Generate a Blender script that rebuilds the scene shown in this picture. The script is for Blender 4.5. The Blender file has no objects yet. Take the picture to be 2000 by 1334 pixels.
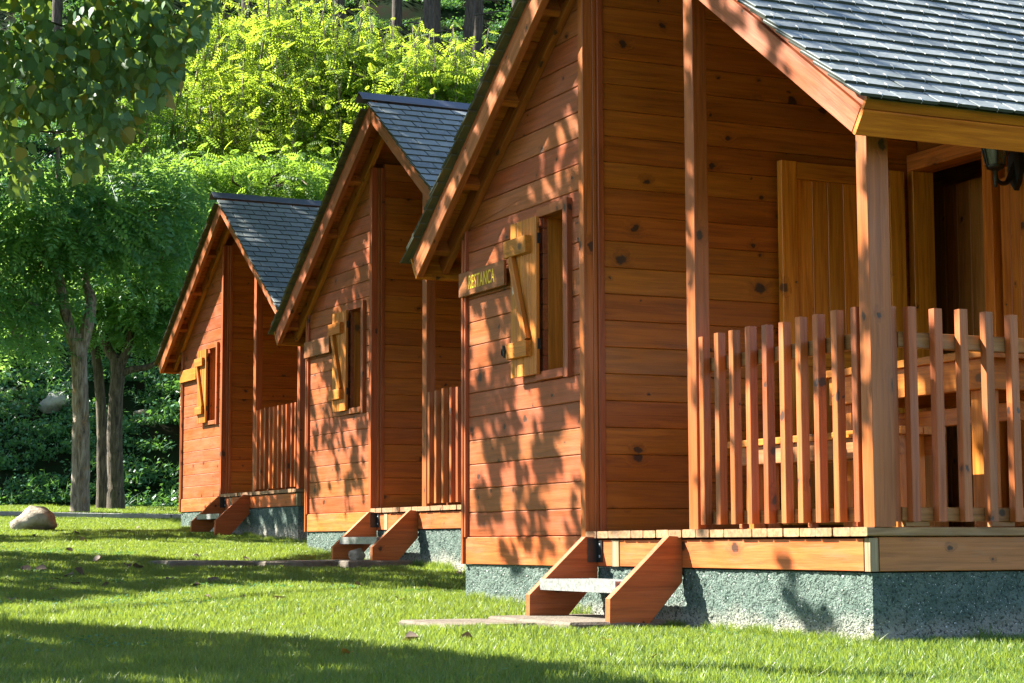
import bpy, math, random
import numpy as np
from mathutils import Matrix, Vector

S = bpy.context.scene
COL = S.collection
rnd = random.Random(7)
R_ = np.random.default_rng(11)

# ------------------------------------------------------------------ camera
CAM = np.array([9.14905135, -4.74394872, -0.06481276])
MR = np.array([[0.42375955, 0.90576991, -0.00295091],
               [0.09560879, -0.0414899, 0.99455394],
               [-0.90071461, 0.42173387, 0.1041813]])
FPX = 3760.0
cam = bpy.data.cameras.new('camera')
cam.sensor_width = 36
cam.lens = FPX / 2000 * 36
cam.clip_start = 0.05
cam.clip_end = 500
camo = bpy.data.objects.new('camera', cam)
COL.objects.link(camo)
camo.matrix_world = Matrix(((MR[0, 0], MR[1, 0], -MR[2, 0], CAM[0]),
                            (MR[0, 1], MR[1, 1], -MR[2, 1], CAM[1]),
                            (MR[0, 2], MR[1, 2], -MR[2, 2], CAM[2]), (0, 0, 0, 1)))
S.camera = camo

# ------------------------------------------------------------------ light
SUN = np.array([0.93, 1.0, -1.13])            # the way the light travels
SUN = SUN / np.linalg.norm(SUN)
elev = math.asin(-SUN[2])
world = bpy.data.worlds.new('World')
S.world = world
world.use_nodes = True
wn = world.node_tree
bg = wn.nodes['Background']
sky = wn.nodes.new('ShaderNodeTexSky')
sky.sky_type = 'NISHITA'
sky.sun_disc = False
sky.sun_elevation = elev
sky.sun_rotation = math.atan2(-SUN[0], -SUN[1])
sky.altitude = 900
wn.links.new(sky.outputs[0], bg.inputs[0])
bg.inputs[1].default_value = 0.068
sl = bpy.data.lights.new('sun', 'SUN')
sl.energy = 5.0
sl.angle = math.radians(0.5)
sl.color = (1.0, 0.94, 0.83)
so = bpy.data.objects.new('sun', sl)
so.rotation_euler = Vector(SUN.tolist()).to_track_quat('-Z', 'Y').to_euler()
COL.objects.link(so)
S.view_settings.view_transform = 'Standard'
S.view_settings.look = 'None'
S.view_settings.exposure = 2.3
S.view_settings.gamma = 1
S.view_settings.use_curve_mapping = False
S.render.engine = 'CYCLES'
S.cycles.use_denoising = True
S.cycles.max_bounces = 8
S.cycles.diffuse_bounces = 5
S.cycles.glossy_bounces = 3
S.cycles.transmission_bounces = 5
S.cycles.caustics_reflective = False
S.cycles.caustics_refractive = False


def project(P):
    c = (np.asarray(P, float) - CAM) @ MR.T
    return 1000 + FPX * c[..., 0] / c[..., 2], 667 - FPX * c[..., 1] / c[..., 2], c[..., 2]


def at(px, py, D):
    return CAM + (np.array([(px - 1000) / FPX, -(py - 667) / FPX, 1.0]) @ MR) * D


# ------------------------------------------------------------------ materials
def newmat(name):
    m = bpy.data.materials.new(name)
    m.use_nodes = True
    n = m.node_tree
    return m, n, n.nodes['Principled BSDF']


def nd(n, t, **kw):
    x = n.nodes.new(t)
    for k, v in kw.items():
        if isinstance(k, str) and hasattr(x, k):
            setattr(x, k, v)
    return x


def mathn(n, op, a, b=None, c=None, clamp=False):
    x = n.nodes.new('ShaderNodeMath')
    x.operation = op
    x.use_clamp = clamp
    for i, v in enumerate((a, b, c)):
        if v is None:
            continue
        if hasattr(v, 'is_linked') or hasattr(v, 'links'):
            n.links.new(v, x.inputs[i])
        else:
            x.inputs[i].default_value = v
    return x.outputs[0]


def mixc(n, fac, a, b, mode='MIX'):
    x = n.nodes.new('ShaderNodeMix')
    x.data_type = 'RGBA'
    x.blend_type = mode
    for i, v in ((0, fac), (6, a), (7, b)):
        if hasattr(v, 'links'):
            n.links.new(v, x.inputs[i])
        elif i == 0:
            x.inputs[0].default_value = v
        else:
            x.inputs[i].default_value = (*v, 1)
    return x.outputs[2]


def noise(n, vec, scale, detail=3, rough=.55, dist=0.):
    x = n.nodes.new('ShaderNodeTexNoise')
    x.inputs['Scale'].default_value = scale
    x.inputs['Detail'].default_value = detail
    x.inputs['Roughness'].default_value = rough
    x.inputs['Distortion'].default_value = dist
    n.links.new(vec, x.inputs['Vector'])
    return x.outputs['Fac']


def ramp(n, fac, stops):
    x = n.nodes.new('ShaderNodeValToRGB')
    cr = x.color_ramp
    while len(cr.elements) < len(stops):
        cr.elements.new(.5)
    for e, (p, c) in zip(cr.elements, stops):
        e.position = p
        e.color = (*c, 1) if len(c) == 3 else c
    n.links.new(fac, x.inputs[0])
    return x.outputs[0]


def mapr(n, v, a, b, c=0., d=1.):
    x = n.nodes.new('ShaderNodeMapRange')
    x.inputs[1].default_value = a
    x.inputs[2].default_value = b
    x.inputs[3].default_value = c
    x.inputs[4].default_value = d
    n.links.new(v, x.inputs[0])
    return x.outputs[0]


def vscale(n, vec, s, add=None):
    x = n.nodes.new('ShaderNodeVectorMath')
    x.operation = 'MULTIPLY'
    n.links.new(vec, x.inputs[0])
    x.inputs[1].default_value = s
    o = x.outputs[0]
    if add is not None:
        y = n.nodes.new('ShaderNodeVectorMath')
        y.operation = 'ADD'
        n.links.new(o, y.inputs[0])
        n.links.new(add, y.inputs[1])
        o = y.outputs[0]
    return o


def bump(n, h, strength, dist, bsdf):
    x = n.nodes.new('ShaderNodeBump')
    x.inputs['Strength'].default_value = strength
    x.inputs['Distance'].default_value = dist
    n.links.new(h, x.inputs['Height'])
    n.links.new(x.outputs[0], bsdf.inputs['Normal'])


def wood(name, dark, light, knots=.5, rough=.42, weather=0., kdark=(.02, .012, .008), var=.14):
    dark = (dark[0] * .90, dark[1] * .86, dark[2] * .48)
    light = (light[0] * .98, light[1] * .90, light[2] * .56)
    m, n, b = newmat(name)
    tc = nd(n, 'ShaderNodeTexCoord')
    oi = nd(n, 'ShaderNodeObjectInfo')
    off = n.nodes.new('ShaderNodeVectorMath')
    off.operation = 'SCALE'
    cx = nd(n, 'ShaderNodeCombineXYZ')
    n.links.new(oi.outputs['Random'], cx.inputs[0])
    n.links.new(mathn(n, 'FRACT', mathn(n, 'MULTIPLY', oi.outputs['Random'], 17.3)), cx.inputs[1])
    n.links.new(mathn(n, 'FRACT', mathn(n, 'MULTIPLY', oi.outputs['Random'], 91.7)), cx.inputs[2])
    n.links.new(cx.outputs[0], off.inputs[0])
    off.inputs['Scale'].default_value = 60
    add = n.nodes.new('ShaderNodeVectorMath')
    add.operation = 'ADD'
    n.links.new(tc.outputs['Object'], add.inputs[0])
    n.links.new(off.outputs[0], add.inputs[1])
    P = add.outputs[0]
    # knots: sparse cells, oval
    sp = nd(n, 'ShaderNodeSeparateXYZ')
    n.links.new(P, sp.inputs[0])
    k2 = nd(n, 'ShaderNodeCombineXYZ')
    n.links.new(mathn(n, 'MULTIPLY', sp.outputs[0], .8), k2.inputs[0])
    n.links.new(mathn(n, 'ADD', sp.outputs[1], sp.outputs[2]), k2.inputs[1])
    wob = n.nodes.new('ShaderNodeTexNoise')
    wob.inputs['Scale'].default_value = 26
    n.links.new(P, wob.inputs['Vector'])
    kv = n.nodes.new('ShaderNodeVectorMath')
    kv.operation = 'MULTIPLY_ADD'
    n.links.new(wob.outputs['Color'], kv.inputs[0])
    kv.inputs[1].default_value = (.04, .034, 0)
    n.links.new(k2.outputs[0], kv.inputs[2])
    vo = nd(n, 'ShaderNodeTexVoronoi')
    vo.voronoi_dimensions = '2D'
    vo.inputs['Scale'].default_value = 5.2
    n.links.new(kv.outputs[0], vo.inputs['Vector'])
    sc = nd(n, 'ShaderNodeSeparateColor')
    n.links.new(vo.outputs['Color'], sc.inputs[0])
    gate = mathn(n, 'LESS_THAN', sc.outputs[0], knots)
    rad = mathn(n, 'MULTIPLY_ADD', mathn(n, 'POWER', sc.outputs[1], 2.2), .115, .028)
    kd = mathn(n, 'DIVIDE', vo.outputs['Distance'], rad)
    core = mathn(n, 'MULTIPLY', mapr(n, kd, .75, 1.15, 1, 0), gate)
    halo = mathn(n, 'MULTIPLY', mapr(n, kd, .9, 3.0, 1, 0), gate)
    # grain that bows round the knots
    gy = mathn(n, 'MULTIPLY_ADD', halo, .03, 0.)
    g = nd(n, 'ShaderNodeCombineXYZ')
    n.links.new(mathn(n, 'MULTIPLY', sp.outputs[0], 1.3), g.inputs[0])
    n.links.new(mathn(n, 'MULTIPLY', mathn(n, 'ADD', sp.outputs[1], gy), 26), g.inputs[1])
    n.links.new(mathn(n, 'MULTIPLY', mathn(n, 'ADD', sp.outputs[2], gy), 26), g.inputs[2])
    gr = noise(n, g.outputs[0], 1.6, 4, .62, .6)
    fine = noise(n, vscale(n, P, (6, 170, 170)), 1.0, 2)
    mott = noise(n, vscale(n, P, (2.2, 5, 5)), 1.0, 3)
    f = mathn(n, 'ADD', mathn(n, 'MULTIPLY', gr, .74), mathn(n, 'ADD', mathn(n, 'MULTIPLY', fine, .16), mathn(n, 'MULTIPLY', mott, .12)))
    c = ramp(n, f, [(.36, tuple(x * .86 for x in dark)), (.62, light)])
    br = mapr(n, mathn(n, 'FRACT', mathn(n, 'MULTIPLY', oi.outputs['Random'], 7.77)), 0, 1, 1 - var, 1 + var * .6)
    hs = nd(n, 'ShaderNodeHueSaturation')
    n.links.new(br, hs.inputs['Value'])
    n.links.new(mapr(n, mathn(n, 'FRACT', mathn(n, 'MULTIPLY', oi.outputs['Random'], 33.3)), 0, 1, .494, .506), hs.inputs['Hue'])
    n.links.new(c, hs.inputs['Color'])
    c = hs.outputs[0]
    if weather > 0:
        wv = mapr(n, noise(n, vscale(n, P, (3, 14, 14)), 1., 4, .7), .5, .75)
        c = mixc(n, mathn(n, 'MULTIPLY', wv, weather), c, (.30, .25, .22))
    c = mixc(n, mathn(n, 'MULTIPLY', halo, .45), c, tuple(x * .55 for x in dark))
    c = mixc(n, mathn(n, 'MULTIPLY', core, .85), c, kdark)
    n.links.new(c, b.inputs['Base Color'])
    rr = mapr(n, mott, .3, .7, rough - .08, rough + .14)
    n.links.new(rr, b.inputs['Roughness'])
    b.inputs['Specular IOR Level'].default_value = .42
    bump(n, mathn(n, 'SUBTRACT', mathn(n, 'ADD', fine, mathn(n, 'MULTIPLY', gr, .8)), mathn(n, 'MULTIPLY', core, .6)), .22, .004, b)
    return m


M = {}
M['gable'] = wood('gable_wood', (.26, .070, .024), (.38, .106, .052), .5, .40, .10)
M['side'] = wood('side_wood', (.29, .082, .010), (.43, .138, .016), .5)
M['post'] = wood('post_wood', (.29, .070, .018), (.41, .112, .038), .33)
M['barge'] = wood('barge_wood', (.26, .070, .034), (.40, .122, .070), .4)
M['orange'] = wood('orange_wood', (.40, .105, .010), (.58, .20, .022), .42)
M['door'] = wood('door_wood', (.46, .148, .014), (.68, .29, .042), .45, .38, 0, (.07, .03, .01), .24)
M['honey'] = wood('shutter_wood', (.36, .118, .018), (.54, .205, .04), .3, .4, .0, (.10, .05, .02), .15)
M['picket'] = wood('picket_wood', (.31, .076, .022), (.46, .135, .052), .33, .42, .1, (.025, .022, .02), .3)
M['rail'] = wood('rail_wood', (.24, .10, .045), (.40, .19, .09), .3, .5, .25)
M['beam'] = wood('beam_wood', (.40, .092, .024), (.56, .155, .052), .32, .45, .18)
M['sidebeam'] = wood('side_beam_wood', (.30, .098, .035), (.43, .155, .068), .32, .5, .2)
M['deck'] = wood('deck_wood', (.22, .115, .08), (.38, .23, .17), .1, .6, .4)
M['soffit'] = wood('soffit_wood', (.38, .11, .024), (.55, .19, .05), .45, .5, 0, (.03, .016, .01), .3)
M['step'] = wood('step_wood', (.35, .088, .030), (.48, .138, .052), .12, .45, .1)
M['dim'] = wood('dark_room_wood', (.40, .17, .05), (.58, .28, .09), .6)
M['sign'] = wood('sign_wood', (.20, .068, .03), (.29, .105, .05), .1, .45)
M['greywood'] = wood('weathered_wood', (.16, .12, .10), (.34, .28, .25), .1, .7)


def simple(name, col, rough=.5, metal=0., spec=.5):
    m, n, b = newmat(name)
    b.inputs['Base Color'].default_value = (*col, 1)
    b.inputs['Roughness'].default_value = rough
    b.inputs['Metallic'].default_value = metal
    b.inputs['Specular IOR Level'].default_value = spec
    return m


M['gap'] = simple('dark_gap', (.03, .015, .008), .9)
M['iron'] = simple('black_iron', (.012, .014, .014), .45, .0)
M['yellow'] = simple('yellow_paint', (.85, .58, .03), .5)
M['paper'] = simple('torn_paper', (.7, .68, .6), .8)
M['hook'] = simple('steel_hook', (.55, .55, .53), .6, .0)
M['ridge'] = simple('ridge_metal', (.085, .10, .14), .45, .0)
M['bulb'] = simple('bulb_glass', (.75, .78, .7), .2)
M['green_panel'] = simple('green_panel', (.02, .06, .05), .5)


def make_glass():
    m, n, b = newmat('window_glass')
    b.inputs['Base Color'].default_value = (.04, .05, .05, 1)
    b.inputs['Roughness'].default_value = .04
    b.inputs['Specular IOR Level'].default_value = .7
    return m


M['glass'] = make_glass()
m, n, b = newmat('lantern_glass')
b.inputs['Base Color'].default_value = (.8, .82, .8, 1)
b.inputs['Roughness'].default_value = .08
b.inputs['Transmission Weight'].default_value = .9
M['lglass'] = m

m, n, b = newmat('galvanised_steel')
tc = nd(n, 'ShaderNodeTexCoord')
c = ramp(n, noise(n, tc.outputs['Object'], 60, 3), [(.35, (.20, .21, .205)), (.65, (.36, .36, .35))])
n.links.new(c, b.inputs['Base Color'])
b.inputs['Metallic'].default_value = .35
b.inputs['Roughness'].default_value = .42
M['steel'] = m

# rough-cast render of the plinth
m, n, b = newmat('roughcast_render')
tc = nd(n, 'ShaderNodeTexCoord')
P = tc.outputs['Object']
sp = nd(n, 'ShaderNodeSeparateXYZ')
n.links.new(P, sp.inputs[0])
big = noise(n, P, 5, 4)
hgt = mathn(n, 'ADD', sp.outputs[2], mathn(n, 'MULTIPLY', big, .22))
dirt = mapr(n, hgt, -.38, -.25, 1, 0)
vo = nd(n, 'ShaderNodeTexVoronoi')
vo.inputs['Scale'].default_value = 85
n.links.new(vscale(n, P, (1, 1, .75)), vo.inputs['Vector'])
grain = noise(n, P, 170, 3)
lumps = noise(n, P, 72, 2)
base = ramp(n, noise(n, P, 14, 4), [(.35, (.085, .13, .108)), (.65, (.15, .20, .172))])
c = mixc(n, dirt, base, (.40, .37, .31))
pits = mapr(n, lumps, .37, .47, 1, 0)
c = mixc(n, mathn(n, 'MULTIPLY', pits, .8), c, (.03, .045, .04))
n.links.new(c, b.inputs['Base Color'])
specks = mapr(n, noise(n, P, 110, 1), .70, .74)
c = mixc(n, specks, c, (.7, .7, .66))
n.links.new(c, b.inputs['Base Color'])
b.inputs['Roughness'].default_value = .9
b.inputs['Specular IOR Level'].default_value = .2
bump(n, mathn(n, 'ADD', lumps, mathn(n, 'MULTIPLY', grain, .5)), 1., .02, b)
M['render'] = m

# slate
m, n, b = newmat('slate_stone')
tc = nd(n, 'ShaderNodeTexCoord')
oi = nd(n, 'ShaderNodeObjectInfo')
geo = nd(n, 'ShaderNodeNewGeometry')
P = geo.outputs['Position']
c1 = ramp(n, oi.outputs['Random'], [(0, (.135, .16, .17)), (.5, (.185, .21, .215)), (1, (.24, .265, .265))])
mo = noise(n, P, 22, 4, .65)
c1 = mixc(n, mapr(n, mo, .3, .7, 0, .55), c1, (.30, .33, .33))
lich = mapr(n, noise(n, P, 26, 2, .5), .70, .735)
c1 = mixc(n, mathn(n, 'MULTIPLY', lich, .85), c1, (.55, .60, .54))
moss = mapr(n, noise(n, P, 6, 4, .7), .55, .75)
c1 = mixc(n, mathn(n, 'MULTIPLY', moss, .35), c1, (.10, .12, .05))
n.links.new(c1, b.inputs['Base Color'])
b.inputs['Roughness'].default_value = .68
b.inputs['Specular IOR Level'].default_value = .3
bump(n, mo, .6, .005, b)
M['slate'] = m
# mossy underside slate at the eaves and verge
m, n, b = newmat('mossy_slate')
geo = nd(n, 'ShaderNodeNewGeometry')
c1 = ramp(n, noise(n, geo.outputs['Position'], 9, 4, .6), [(.3, (.06, .05, .026)), (.7, (.13, .115, .05))])
n.links.new(c1, b.inputs['Base Color'])
b.inputs['Roughness'].default_value = .8
M['mossslate'] = m


M['slate_edge'] = simple('slate_edge', (.05, .055, .042), .9, 0, .1)  # mossy tone, dark enough to put the shade of the joints into the colour


def leafmat(name, c_dark, c_light, trans, tcol, rough=.45, extra=None, spec=.35):
    m, n, b = newmat(name)
    at_ = nd(n, 'ShaderNodeAttribute')
    at_.attribute_name = 'rnd'
    fac = at_.outputs['Fac']
    c = ramp(n, fac, [(0, c_dark), (.9 if extra else 1, c_light)] + ([(.97, extra)] if extra else []))
    n.links.new(c, b.inputs['Base Color'])
    b.inputs['Roughness'].default_value = rough
    b.inputs['Specular IOR Level'].default_value = spec
    tr = nd(n, 'ShaderNodeBsdfTranslucent')
    tr.inputs[0].default_value = (*tcol, 1)
    mx = nd(n, 'ShaderNodeMixShader')
    mx.inputs[0].default_value = trans
    n.links.new(b.outputs[0], mx.inputs[1])
    n.links.new(tr.outputs[0], mx.inputs[2])
    n.links.new(mx.outputs[0], n.nodes['Material Output'].inputs[0])
    return m


M['poplar_leaf'] = leafmat('poplar_leaf', (.055, .165, .105), (.12, .23, .09), .40, (.25, .35, .045), .5, (.26, .20, .03), .35)
M['robinia_bright'] = leafmat('robinia_bright_leaf', (.055, .14, .03), (.12, .22, .035), .56, (.45, .60, .05), .5, None, .25)
M['robinia_mid'] = leafmat('robinia_mid_leaf', (.05, .15, .04), (.10, .21, .06), .52, (.30, .48, .05), .5, None, .3)
M['robinia_dark'] = leafmat('robinia_leaf', (.055, .185, .115), (.105, .25, .15), .48, (.32, .56, .10), .42)
M['conifer'] = leafmat('conifer_needles', (.010, .035, .020), (.022, .062, .036), .15, (.04, .09, .02), .6)
M['cover'] = leafmat('ground_cover_leaf', (.04, .15, .075), (.09, .235, .125), .35, (.14, .30, .04), .45)
M['caster'] = leafmat('tree_leaf', (.03, .08, .03), (.07, .13, .04), .3, (.16, .26, .03), .5)
M['grass'] = leafmat('grass_blade', (.03, .085, .018), (.145, .25, .05), .42, (.32, .42, .045), .42, (.26, .26, .10), .45)
gm = M['grass']
n = gm.node_tree
b = n.nodes['Principled BSDF']
geo = nd(n, 'ShaderNodeNewGeometry')
v1 = mapr(n, noise(n, geo.outputs['Position'], 2.6, 3, .6), .3, .7)
v2 = mapr(n, noise(n, geo.outputs['Position'], .7, 3, .6), .35, .65)
src = b.inputs['Base Color'].links[0].from_socket
cc = mixc(n, mathn(n, 'MULTIPLY', v1, .5), src, (.10, .19, .03))
cc = mixc(n, mathn(n, 'MULTIPLY', v2, .35), cc, (.05, .13, .035))
n.links.new(cc, b.inputs['Base Color'])
M['litter'] = leafmat('dry_leaf', (.035, .022, .016), (.16, .115, .085), .1, (.12, .07, .04), .7)


def bark(name, a, b_, patch):
    m, n, b = newmat(name)
    tc = nd(n, 'ShaderNodeNewGeometry')
    P = tc.outputs['Position']
    f = noise(n, vscale(n, P, (16, 16, 2.2)), 1.6, 5, .65, .4)
    c = ramp(n, f, [(.32, tuple(x * .28 for x in a)), (.48, a), (.7, b_)])
    pf = mapr(n, noise(n, P, 5, 4, .65), .55, .68)
    c = mixc(n, mathn(n, 'MULTIPLY', pf, .55), c, patch)
    n.links.new(c, b.inputs['Base Color'])
    b.inputs['Roughness'].default_value = .92
    bump(n, f, 1.0, .03, b)
    return m


M['bark_grey'] = bark('grey_lichen_bark', (.24, .19, .14), (.46, .40, .32), (.34, .18, .05))
M['bark_dark'] = bark('dark_bark', (.075, .058, .04), (.19, .15, .11), (.11, .10, .04))
M['bark_far'] = bark('forest_bark', (.06, .045, .035), (.12, .095, .075), (.06, .065, .04))

m, n, b = newmat('lawn_soil')
geo = nd(n, 'ShaderNodeNewGeometry')
c = ramp(n, noise(n, geo.outputs['Position'], 18, 4), [(.3, (.035, .06, .014)), (.7, (.07, .12, .025))])
n.links.new(c, b.inputs['Base Color'])
b.inputs['Roughness'].default_value = 1
M['lawn'] = m
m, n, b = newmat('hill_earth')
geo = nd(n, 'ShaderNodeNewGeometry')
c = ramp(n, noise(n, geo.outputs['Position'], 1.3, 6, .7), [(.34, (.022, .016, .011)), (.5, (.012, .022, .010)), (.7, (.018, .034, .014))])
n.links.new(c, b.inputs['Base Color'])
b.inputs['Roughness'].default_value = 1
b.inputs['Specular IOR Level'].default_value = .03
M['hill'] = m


def stone(name, a, b_):
    m, n, b = newmat(name)
    tc = nd(n, 'ShaderNodeTexCoord')
    P = tc.outputs['Object']
    f = noise(n, P, 7, 6, .68, .3)
    c = ramp(n, f, [(.3, a), (.68, b_)])
    n.links.new(c, b.inputs['Base Color'])
    b.inputs['Roughness'].default_value = .9
    bump(n, noise(n, P, 22, 5, .7), .7, .03, b)
    return m


M['boulder'] = stone('boulder_stone', (.22, .17, .12), (.50, .43, .34))
M['flag'] = stone('path_stone', (.085, .07, .05), (.20, .165, .125))
M['kerb'] = stone('kerb_concrete', (.27, .27, .26), (.42, .42, .41))


# ------------------------------------------------------------------ object helpers
def link(name, data, parent=None):
    o = bpy.data.objects.new(name, data)
    COL.objects.link(o)
    if parent is not None:
        o.parent = parent
    return o


def empty(name, parent=None, loc=(0, 0, 0), rz=0.):
    o = bpy.data.objects.new(name, None)
    o.empty_display_size = .2
    COL.objects.link(o)
    o.location = loc
    o.rotation_euler = (0, 0, rz)
    if parent is not None:
        o.parent = parent
    return o


def tag(o, label, cat, group=None, kind=None):
    if label:
        o['label'] = label
    if cat:
        o['category'] = cat
    if group:
        o['group'] = group
    if kind:
        o['kind'] = kind
    return o


def mesh(name, V, F, mat, smooth=False, rndv=None):
    me = bpy.data.meshes.new(name)
    V = np.asarray(V, np.float32)
    if isinstance(F, np.ndarray):
        k = F.shape[1]
        me.vertices.add(len(V))
        me.vertices.foreach_set('co', V.ravel())
        me.loops.add(F.size)
        me.loops.foreach_set('vertex_index', F.ravel().astype(np.int32))
        me.polygons.add(len(F))
        me.polygons.foreach_set('loop_start', np.arange(0, F.size, k, dtype=np.int32))
        me.update(calc_edges=True)
    else:
        me.from_pydata(V.tolist(), [], F)
        me.update()
    me.materials.append(mat)
    if rndv is not None:
        a = me.attributes.new('rnd', 'FLOAT', 'FACE')
        a.data.foreach_set('value', np.asarray(rndv, np.float32))
    if smooth:
        me.polygons.foreach_set('use_smooth', np.ones(len(me.polygons), bool))
    return me


_cache = {}


def boxmesh(L, w, t, mat, bev=.003):
    key = (round(L, 4), round(w, 4), round(t, 4), mat, bev)
    if key not in _cache:
        b = min(bev, w * .3, t * .3)
        a, h = w / 2, t / 2
        prof = [(-a + b, -h), (a - b, -h), (a, -h + b), (a, h - b), (a - b, h), (-a + b, h), (-a, h - b), (-a, -h + b)]
        V = [(x, y, z) for x in (-L / 2, L / 2) for y, z in prof]
        F = [[i, (i + 1) % 8, 8 + (i + 1) % 8, 8 + i][::-1] for i in range(8)]
        F += [list(range(8)), list(range(15, 7, -1))]
        F = [f[::-1] for f in F]
        _cache[key] = mesh('board', V, F, M[mat])
    return _cache[key]


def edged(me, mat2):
    """broken, mossy edges of a slate, darkened to draw in the joint shade"""
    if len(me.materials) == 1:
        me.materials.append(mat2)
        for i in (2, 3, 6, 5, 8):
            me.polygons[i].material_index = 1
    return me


def board(parent, name, a, b, side, w, t, mat, bev=.003):
    """board from a to b (centre line), w across 'side', t thick"""
    a, b = Vector(a), Vector(b)
    X = (b - a)
    L = X.length
    X.normalize()
    Y = Vector(side)
    Y = (Y - X * Y.dot(X)).normalized()
    Z = X.cross(Y)
    o = link(name, boxmesh(L, w, t, mat, bev), parent)
    c = (a + b) / 2
    o.matrix_local = Matrix(((X.x, Y.x, Z.x, c.x), (X.y, Y.y, Z.y, c.y), (X.z, Y.z, Z.z, c.z), (0, 0, 0, 1)))
    return o


def bx(parent, name, x0, x1, y0, y1, z0, z1, mat, axis=None, bev=.003):
    d = [x1 - x0, y1 - y0, z1 - z0]
    c = [(x0 + x1) / 2, (y0 + y1) / 2, (z0 + z1) / 2]
    i = d.index(max(d)) if axis is None else 'xyz'.index(axis)
    a, b = list(c), list(c)
    a[i] -= d[i] / 2
    b[i] += d[i] / 2
    j = [k for k in range(3) if k != i]
    k = j[0] if d[j[0]] >= d[j[1]] else j[1]
    oth = j[1] if k == j[0] else j[0]
    s = [0, 0, 0]
    s[k] = 1
    return board(parent, name, a, b, s, d[k], d[oth], mat, bev)


def prism(parent, name, poly, org, U, Wd, N, t, mat, bev=.004):
    """polygon (u, w) in the frame org + u*U + w*W, extruded t along N; front edges chamfered. local X = U (grain)"""
    U, Wd, N = Vector(U), Vector(Wd), Vector(N)
    p = np.array(poly, float)
    cen = (p.min(0) + p.max(0)) / 2
    p = p - cen
    area = sum(p[i][0] * p[(i + 1) % len(p)][1] - p[(i + 1) % len(p)][0] * p[i][1] for i in range(len(p)))
    if area < 0:
        p = p[::-1]
    n_ = len(p)
    ins = []
    for i in range(n_):
        e0 = p[i] - p[i - 1]
        e1 = p[(i + 1) % n_] - p[i]
        e0 = e0 / (np.linalg.norm(e0) + 1e-9)
        e1 = e1 / (np.linalg.norm(e1) + 1e-9)
        n0, n1 = np.array([-e0[1], e0[0]]), np.array([-e1[1], e1[0]])
        m_ = n0 + n1
        m_ = m_ / max(.35, (m_ @ m_) / 2)
        ins.append(p[i] + m_ * bev)
    V = [(x, y, 0) for x, y in p] + [(x, y, t - bev) for x, y in p] + [(x, y, t) for x, y in ins]
    F = [list(range(n_ - 1, -1, -1)), [2 * n_ + i for i in range(n_)]]
    for i in range(n_):
        j = (i + 1) % n_
        F.append([i, j, n_ + j, n_ + i])
        F.append([n_ + i, n_ + j, 2 * n_ + j, 2 * n_ + i])
    o = link(name, mesh(name, V, F, M[mat]), parent)
    c = Vector(org) + U * cen[0] + Wd * cen[1]
    o.matrix_local = Matrix(((U.x, Wd.x, N.x, c.x), (U.y, Wd.y, N.y, c.y), (U.z, Wd.z, N.z, c.z), (0, 0, 0, 1)))
    return o


def clip(poly, f):
    """keep the part of the polygon with f(p) >= 0 (f linear)"""
    out = []
    for i in range(len(poly)):
        a, b = poly[i], poly[(i + 1) % len(poly)]
        fa, fb = f(a), f(b)
        if fa >= 0:
            out.append(a)
        if fa * fb < 0:
            k = fa / (fa - fb)
            out.append((a[0] + (b[0] - a[0]) * k, a[1] + (b[1] - a[1]) * k))
    return out


def tube(pts, rad, sides=10, rough=0., seed=0):
    pts = np.array(pts, float)
    g = np.random.default_rng(seed)
    V, F = [], []
    up = np.array([.3, .2, 1.])
    for i, p in enumerate(pts):
        d = pts[min(i + 1, len(pts) - 1)] - pts[max(i - 1, 0)]
        d /= np.linalg.norm(d) + 1e-9
        a = np.cross(d, up if abs(d @ up) < .95 * np.linalg.norm(up) else np.array([1, 0, 0.]))
        a /= np.linalg.norm(a)
        b = np.cross(d, a)
        r = rad[i]
        for k in range(sides):
            th = 2 * math.pi * k / sides
            rr = r * (1 + rough * g.uniform(-1, 1))
            V.append(p + (a * math.cos(th) + b * math.sin(th)) * rr)
    for i in range(len(pts) - 1):
        for k in range(sides):
            k2 = (k + 1) % sides
            F.append((i * sides + k, i * sides + k2, (i + 1) * sides + k2, (i + 1) * sides + k))
    return np.array(V), np.array(F, int)


def joinm(parts):
    V, F, o = [], [], 0
    for v, f in parts:
        V.append(v)
        F.append(f + o)
        o += len(v)
    return np.concatenate(V), np.concatenate(F)


def smoothline(pts, rad, n=6):
    pts, rad = np.array(pts, float), np.array(rad, float)
    t = np.linspace(0, len(pts) - 1, (len(pts) - 1) * n + 1)
    P = np.empty((len(t), 3))
    for q, tt in enumerate(t):
        i = min(int(tt), len(pts) - 2)
        u = tt - i
        p0, p1, p2, p3 = pts[max(i - 1, 0)], pts[i], pts[i + 1], pts[min(i + 2, len(pts) - 1)]
        P[q] = .5 * ((2 * p1) + (-p0 + p2) * u + (2 * p0 - 5 * p1 + 4 * p2 - p3) * u * u + (-p0 + 3 * p1 - 3 * p2 + p3) * u ** 3)
    return P, np.interp(t, np.arange(len(rad)), rad)


# ------------------------------------------------------------------ ground
FW = MR[2].copy()
FW[2] = 0
FW /= np.linalg.norm(FW)
RT = np.array([-FW[1], FW[0], 0]) * -1
HS = 35.2                                            # distance at which the bank starts to rise


def vnoise(x, y, seed=0):
    xi, yi = np.floor(x).astype(int), np.floor(y).astype(int)
    xf, yf = x - xi, y - yi
    u, v = xf * xf * (3 - 2 * xf), yf * yf * (3 - 2 * yf)

    def h(a, b):
        n_ = (a * 374761393 + b * 668265263 + seed * 974634541) & 0x7fffffff
        n_ = ((n_ ^ (n_ >> 13)) * 1274126177) & 0x7fffffff
        return ((n_ ^ (n_ >> 16)) & 0xffff) / 65535.
    return (h(xi, yi) * (1 - u) + h(xi + 1, yi) * u) * (1 - v) + (h(xi, yi + 1) * (1 - u) + h(xi + 1, yi + 1) * u) * v


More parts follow.
